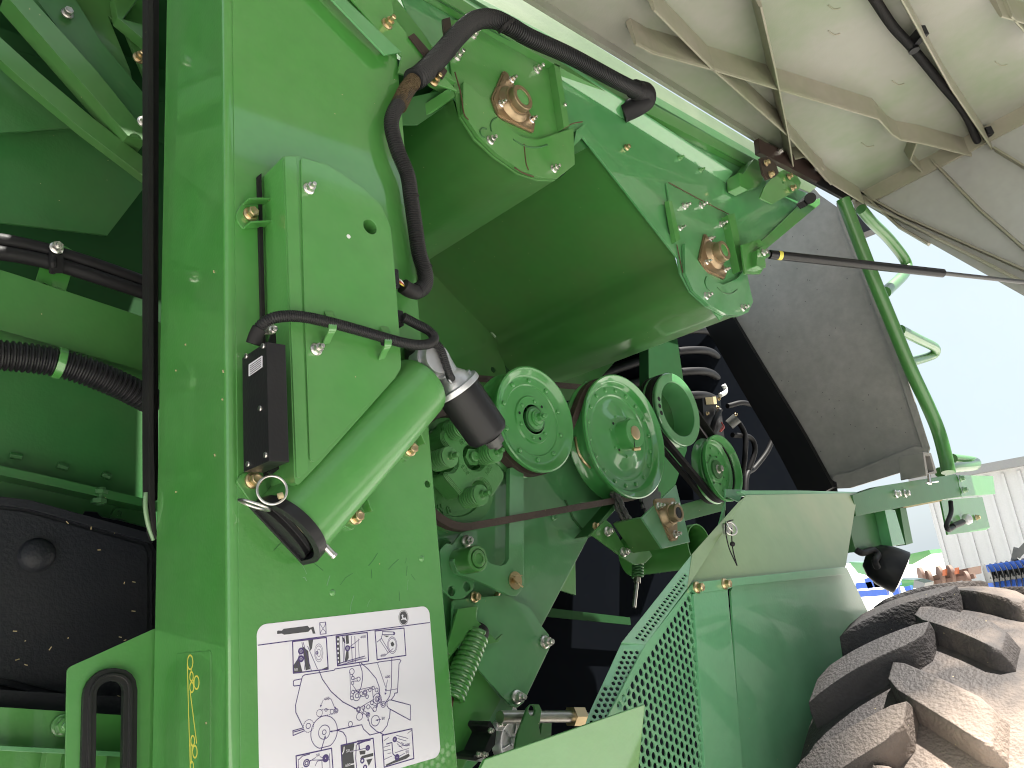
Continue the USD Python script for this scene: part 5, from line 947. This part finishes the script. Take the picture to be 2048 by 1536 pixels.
obj('hose_bracket', slab(PY(.475), [(92, 495), (104, 487), (126, 490), (155, 506), (120, 622), (58, 600)], .005, rnd=.003, holes=[(89, 573, .0068)]), 'green', hs2)
obj('hose_clamp', [slab(PY(.435), [(103, 505), (127, 512), (128, 545), (104, 545)], .004, rnd=.003), tube(pathY([(104, 505, .45), (106, 525, .434), (105, 545, .45)]), .006, .004, 8)], 'black_rubber', hs2); obj('clamp_plate', slab(PY(.445), [(103, 488), (124, 491), (126, 507), (102, 504)], .006, rnd=.002), 'zinc', hs2); bolt(hs2, 113, 496, .438, .012, 'nut', 'zinc', .006)
obj('cross_beam', [sweep(pathY([(-40, 611, .50), (0, 622, .50), (300, 712, .50), (340, 724, .5)]), 1, sec=[(-.055, -.03), (-.050, -.035), (.050, -.035), (.055, -.03), (.055, .05), (-.055, .05)], up=(0, 0, 1))], 'green_shade_grime', H, 'broad green cross beam left of the elevator', smooth=25)
obj('beam_foot', sweep(pathY([(-40, 560, .56), (60, 590, .56), (160, 625, .56), (300, 690, .56)]), .010, 8), 'rust', H, smooth=True)
du = grp('air_duct_hose', H)
obj('corrugated_hose', conduit(pathY([(-40, 708, .43), (40, 714, .43), (110, 724, .43), (180, 745, .43), (250, 775, .44), (310, 806, .46)]), .0265, .0088, 20), 'black_plastic', du, smooth=50)
obj('hose_strap', tube(pathY([(110, 724, .43), (126, 728, .43)]), .0285, .005, 20), 'green', du, smooth=50); obj('strap_stem', slab(PY(.44), [(107, 700), (136, 708), (134, 730), (106, 722)], .003), 'green', du)
sl = grp('sill', H)
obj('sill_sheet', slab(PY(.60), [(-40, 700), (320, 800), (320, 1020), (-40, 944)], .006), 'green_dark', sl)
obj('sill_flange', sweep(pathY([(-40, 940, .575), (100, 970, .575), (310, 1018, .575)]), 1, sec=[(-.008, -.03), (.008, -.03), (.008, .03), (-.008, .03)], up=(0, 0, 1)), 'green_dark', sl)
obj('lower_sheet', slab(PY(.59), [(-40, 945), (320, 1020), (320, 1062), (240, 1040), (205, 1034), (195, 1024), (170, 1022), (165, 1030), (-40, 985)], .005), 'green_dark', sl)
obj('tab', slab(PY(.58), [(220, 1034), (230, 1016), (252, 1017), (255, 1026), (249, 1040)], .006, rnd=.003, holes=[(238, 1027, .006)]), 'green_dark', sl)
obj('bolt', rodm(at(203, 975, .55), at(200, 1010, .55), .007, 10), 'green_dark', sl); obj('bolt', rodm(at(202, 980, .55), at(201, 988, .55), .013, 6), 'green_dark', sl); obj('bolt', rodm(at(198, 998, .55), at(197, 1007, .55), .014, 6), 'green_dark', sl)
for q in ((20, 910, 44, 914), (115, 930, 135, 936), (205, 948, 220, 955)): obj('stitch_mark', sweep([at(q[0], q[1], .594), at(q[2], q[3], .594)], .006, 6), 'green_dark', sl)
tk = grp('black_side_tank', H)
ftp = Polygon(PY(.50).p2([(-60, 985), (60, 1000), (306, 1072), (320, 1100), (320, 1460), (-60, 1368)]))
obj('tank_body', [extrude(ftp, .3, PY(.52)), extrude(ftp.buffer(-.02, join_style='round'), .02, PY(.52), .012), extrude(ftp.buffer(-.01), .02, PY(.52), .008)], 'black_tank', tk, smooth=30)
obj('dome', lathe([(.030, -.002), (.028, .004), (.024, .011), (.017, .016), (.009, .019), (0, .0195)], at(74, 1110, .508), NY, 32), 'black_tank', tk, smooth=60)
obj('tank_step', slab(PY(.47), [(-60, 1376), (320, 1398), (320, 1435), (-60, 1418)], .06, rnd=.006), 'black_tank', tk)
obj('top_edge', slab(PY(.50), [(-60, 986), (60, 1000), (306, 1068), (306, 1085), (60, 1018), (-60, 1000)], .05), 'black_tank', tk)
for k in range(20):
    q = (rng.uniform(0, 300), rng.uniform(1015, 1410)); l_ = rng.uniform(.002, .007); d = rng.normal(size=3); d[1] *= .2; d /= np.linalg.norm(d); o = at(*q, .5065)
    obj('chaff', rodm(o, o+d*l_, .0009, 5), 'straw', tk)
lf = grp('lower_frame', H)
obj('frame_rail', slab(PY(.44), [(-60, 1410), (330, 1436), (330, 1512), (-60, 1490)], .05), 'green', lf); obj('ledge', slab(PY(.41), [(-60, 1488), (330, 1508), (330, 1518), (-60, 1498)], .06), 'green_sheet', lf)
obj('lower_panel', slab(PY(.5), [(-60, 1496), (330, 1516), (330, 1800), (-60, 1800)], .006), 'green', lf); obj('lug', slab(PY(.45), [(95, 1502), (124, 1505), (112, 1600), (80, 1600)], .03), 'green_dusty', lf); obj('lug', slab(PY(.45), [(190, 1505), (214, 1508), (205, 1600), (180, 1600)], .03), 'green_dusty', lf)
bolt(lf, 126, 1451, .435, .017, 'nut', 'green', .008)

# ---------------------------------------------------------------- machine shell that closes off the inside
shell = grp('machine_shell', H)
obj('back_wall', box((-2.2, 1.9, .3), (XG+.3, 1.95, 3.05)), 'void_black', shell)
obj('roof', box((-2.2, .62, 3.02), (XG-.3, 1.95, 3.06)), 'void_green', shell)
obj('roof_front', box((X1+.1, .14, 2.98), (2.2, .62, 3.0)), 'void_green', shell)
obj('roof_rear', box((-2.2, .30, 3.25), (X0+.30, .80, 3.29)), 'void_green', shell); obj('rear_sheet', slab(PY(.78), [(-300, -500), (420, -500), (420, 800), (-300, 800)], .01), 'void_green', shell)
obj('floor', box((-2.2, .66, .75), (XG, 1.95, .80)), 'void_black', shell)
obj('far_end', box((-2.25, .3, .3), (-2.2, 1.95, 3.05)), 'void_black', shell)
obj('shade_backing', slab(PY(.85), [(880, 1000), (1130, 960), (1300, 1000), (1500, 1000), (1500, 1700), (880, 1700)], .01), 'void_black', shell, 'added black sheet that stands for the deep shade of the bay')  # black backing added to carry the deep shade of the bay
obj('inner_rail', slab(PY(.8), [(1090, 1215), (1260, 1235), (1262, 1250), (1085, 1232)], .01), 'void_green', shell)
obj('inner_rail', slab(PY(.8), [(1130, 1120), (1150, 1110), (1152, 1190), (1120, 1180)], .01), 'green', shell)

# ---------------------------------------------------------------- drive wheel
wh = grp('drive_wheel', H)
TC = np.array([1.835, 0, .84]); TR = .800; YI, YO = -.315, -.635; YM_ = (YI+YO)/2; HW = (YO-YI)/2*-1
def tread(phi, w, h):
    """phi degrees up from the rear; w metres across (+ outwards); h above the carcass."""
    f = abs(w)/HW; r_ = TR - .028*f**2.4 + h
    return TC + np.array([-r_*math.cos(math.radians(phi)), YM_-w, r_*math.sin(math.radians(phi))])
prof = []
for w in np.linspace(-HW, HW, 17): prof.append((TR-.028*(abs(w)/HW)**2.4, w))
side_o = [(TR-.05, HW+.035), (TR-.10, HW+.06), (TR-.22, HW+.075), (TR-.30, HW+.03), (TR-.36, HW-.01), (TR-.37, HW-.06)]
side_i = [(r_, -w) for r_, w in side_o][::-1]
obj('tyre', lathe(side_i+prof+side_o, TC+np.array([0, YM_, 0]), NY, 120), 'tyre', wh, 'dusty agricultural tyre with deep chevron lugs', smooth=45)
obj('rim', lathe([(TR-.34, -HW+.05), (TR-.36, -HW+.09), (TR-.42, -.1), (TR-.42, .1), (TR-.37, HW-.09), (TR-.34, HW-.04)], TC+np.array([0, YM_, 0]), NY, 80), 'yellow_ink', wh, smooth=45)
obj('wheel_disc', lathe([(TR-.41, 0), (.2, .04), (0, .04)], TC+np.array([0, YM_, 0]), NY, 60), 'yellow_ink', wh, smooth=45)
NL = 24; STEP = 360/NL
def lug(side, phi0):
    n = 9; rows = []; HL = HW if side < 0 else HW*.80
    for i in range(n):
        t = i/(n-1); w = -.022+(HL+.006+.022)*t; ph = phi0 - (t**.9)*(9.2 if side < 0 else 7.2)
        hw = .037+.009*t if t > .1 else .031
        h = (.048 if side < 0 else .036) - (.004 if t > .93 else 0)
        hd = math.degrees(hw/TR)
        rnd_ = .8 if i in (0, n-1) else 1.0
        rows.append([tread(ph-hd*1.30*rnd_, side*w, -.01), tread(ph-hd*1.04*rnd_, side*w, h*.74), tread(ph-hd*.84*rnd_, side*w, h), tread(ph+hd*.84*rnd_, side*w, h), tread(ph+hd*1.08*rnd_, side*w, h*.74), tread(ph+hd*1.5*rnd_, side*w, -.01)])
    # the lug runs a little way down the sidewall
    last = rows[-1]; cen = TC+np.array([0, YM_-side*(HW+.05), 0])
    def low(q, d): 
        rv = q-TC; rv[1] = 0; rv /= np.linalg.norm(rv); return q - rv*d + np.array([0, -side*.010, 0])
    rows.append([low(q, (.05 if 0 < j < 5 else .04)*(1 if side < 0 else .55)) for j, q in enumerate(last)])
    if side < 0: rows.append([low(q, .12)+np.array([0, side*.012, 0]) for q in last])
    V = np.array(rows).reshape(-1, 3); k = 6; F = []
    for i in range(len(rows)-1):
        for j in range(k-1): F += [(i*k+j, (i+1)*k+j, (i+1)*k+j+1), (i*k+j, (i+1)*k+j+1, i*k+j+1)]
    F += [(0, j, j+1) for j in range(1, k-1)]; b = (len(rows)-1)*k; F += [(b, b+j+1, b+j) for j in range(1, k-1)]
    m = trimesh.Trimesh(V, F, process=False); trimesh.repair.fix_normals(m); return m
PH0 = 8.0
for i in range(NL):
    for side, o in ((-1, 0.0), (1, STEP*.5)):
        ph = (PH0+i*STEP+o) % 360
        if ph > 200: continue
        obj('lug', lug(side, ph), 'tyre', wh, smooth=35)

# ---------------------------------------------------------------- far things in the yard
bn = grp('barn', None, 'white ribbed metal shed beyond the combine at the right', 'shed')
XB = 26.0
BX = PX(XB)
b0_, b1_ = BX.at(1846, 968), BX.at(2060, 1150)
yb0, yb1 = b0_[1], BX.at(2600, 1000)[1]; ztop = b0_[2]
obj('wall', box((XB, yb1, 0), (XB+.2, yb0+.0, ztop)), 'white_siding', bn)
for k in range(60):
    y_ = yb0-.1-.42*k
    if y_ < yb1: break
    obj('siding_rib', box((XB-.05, y_-.04, 0), (XB, y_+.04, ztop-.1)), 'white_siding', bn)
obj('roof_edge', box((XB-.3, yb1-.2, ztop), (XB+.6, yb0+.3, ztop+.25)), 'roof_grey', bn)
dh = grp('disc_harrow', None, 'blue disc harrow with a row of black discs parked by the white shed', 'disc harrow')
HX = PX(11.0)
def hb_(parent, p0_, p1_, hgt, dep, name, mat, pl=HX):
    return obj(name, sweep([pl.at(*p0_), pl.at(*p1_)], 1, sec=[(-hgt, -dep), (hgt, -dep), (hgt, dep), (-hgt, dep)], up=(0, 0, 1)), mat, parent)
hb_(dh, (1976, 1137), (2100, 1120), .045, .06, 'top_beam', 'blue'); hb_(dh, (1976, 1174), (2100, 1156), .045, .06, 'lower_beam', 'blue')
for k in range(9):
    q = (1984+k*11, 1158-k*1.6); obj('disc', lathe([(0, 0), (.14, .01), (.19, .035), (.14, .02), (0, .012)], HX.at(*q), (-.45, .9, 0), 24), 'dark_steel', dh, smooth=40); hb_(dh, (q[0], q[1]-20), (q[0]+1, q[1]), .02, .02, 'disc_arm', 'dark_steel')
hb_(dh, (2028, 1122), (2034, 1095), .03, .03, 'lift_arm', 'dark_steel'); hb_(dh, (2034, 1112), (2060, 1085), .04, .04, 'lift_arm', 'dark_steel')
tl_ = grp('old_tillage_frame', None, 'rusty brown seeding implement in front of the white shed', 'implement')
TX = PX(15.0)
obj('hopper', slab(TX, [(1862, 1152), (1936, 1136), (1938, 1152), (1866, 1166)], .8), 'rust_red', tl_)
hb_(tl_, (1842, 1170), (1950, 1152), .04, .05, 'frame_beam', 'rust_red', TX)
for q in ((1846, 1152), (1862, 1158), (1884, 1150), (1905, 1148), (1937, 1160)): obj('row_unit', [lathe([(0, 0), (.16, .0), (.16, .05), (0, .05)], TX.at(*q), (-.5, .8, 0), 18)], 'rust_red', tl_, smooth=40)
for q in ((1888, 1145), (1912, 1142)): obj('marker', slab(PX(14.8), [(q[0]-3, q[1]-6), (q[0]+3, q[1]-7), (q[0]+3, q[1]+6), (q[0]-3, q[1]+7)], .1), 'orange', tl_)
gh = grp('green_header', None, 'green crop header parked beyond the work lamp', 'header')
GHX = PX(9.0)
obj('top_sheet', slab(GHX, [(1780, 1116), (1858, 1100), (1862, 1108), (1826, 1128), (1784, 1128)], .4), 'green', gh); obj('side_sheet', slab(GHX, [(1698, 1124), (1740, 1126), (1766, 1142), (1770, 1160), (1716, 1146)], .3), 'green_sheet', gh)
obj('divider', slab(GHX, [(1790, 1158), (1828, 1160), (1826, 1176), (1780, 1170)], .3), 'green', gh); obj('divider_tip', slab(GHX, [(1828, 1160), (1850, 1166), (1848, 1178), (1826, 1176)], .3), 'roof_grey', gh)
bf = grp('blue_frame', None, 'blue implement frame half hidden behind the work lamp', 'implement frame')
BFX = PX(8.4)
for q0, q1 in (((1714, 1172), (1800, 1164)), ((1718, 1188), (1776, 1184)), ((1736, 1156), (1744, 1176)), ((1752, 1156), (1758, 1174)), ((1790, 1166), (1796, 1194)), ((1816, 1172), (1822, 1188))): hb_(bf, q0, q1, .03, .035, 'frame_bar', 'blue', BFX)
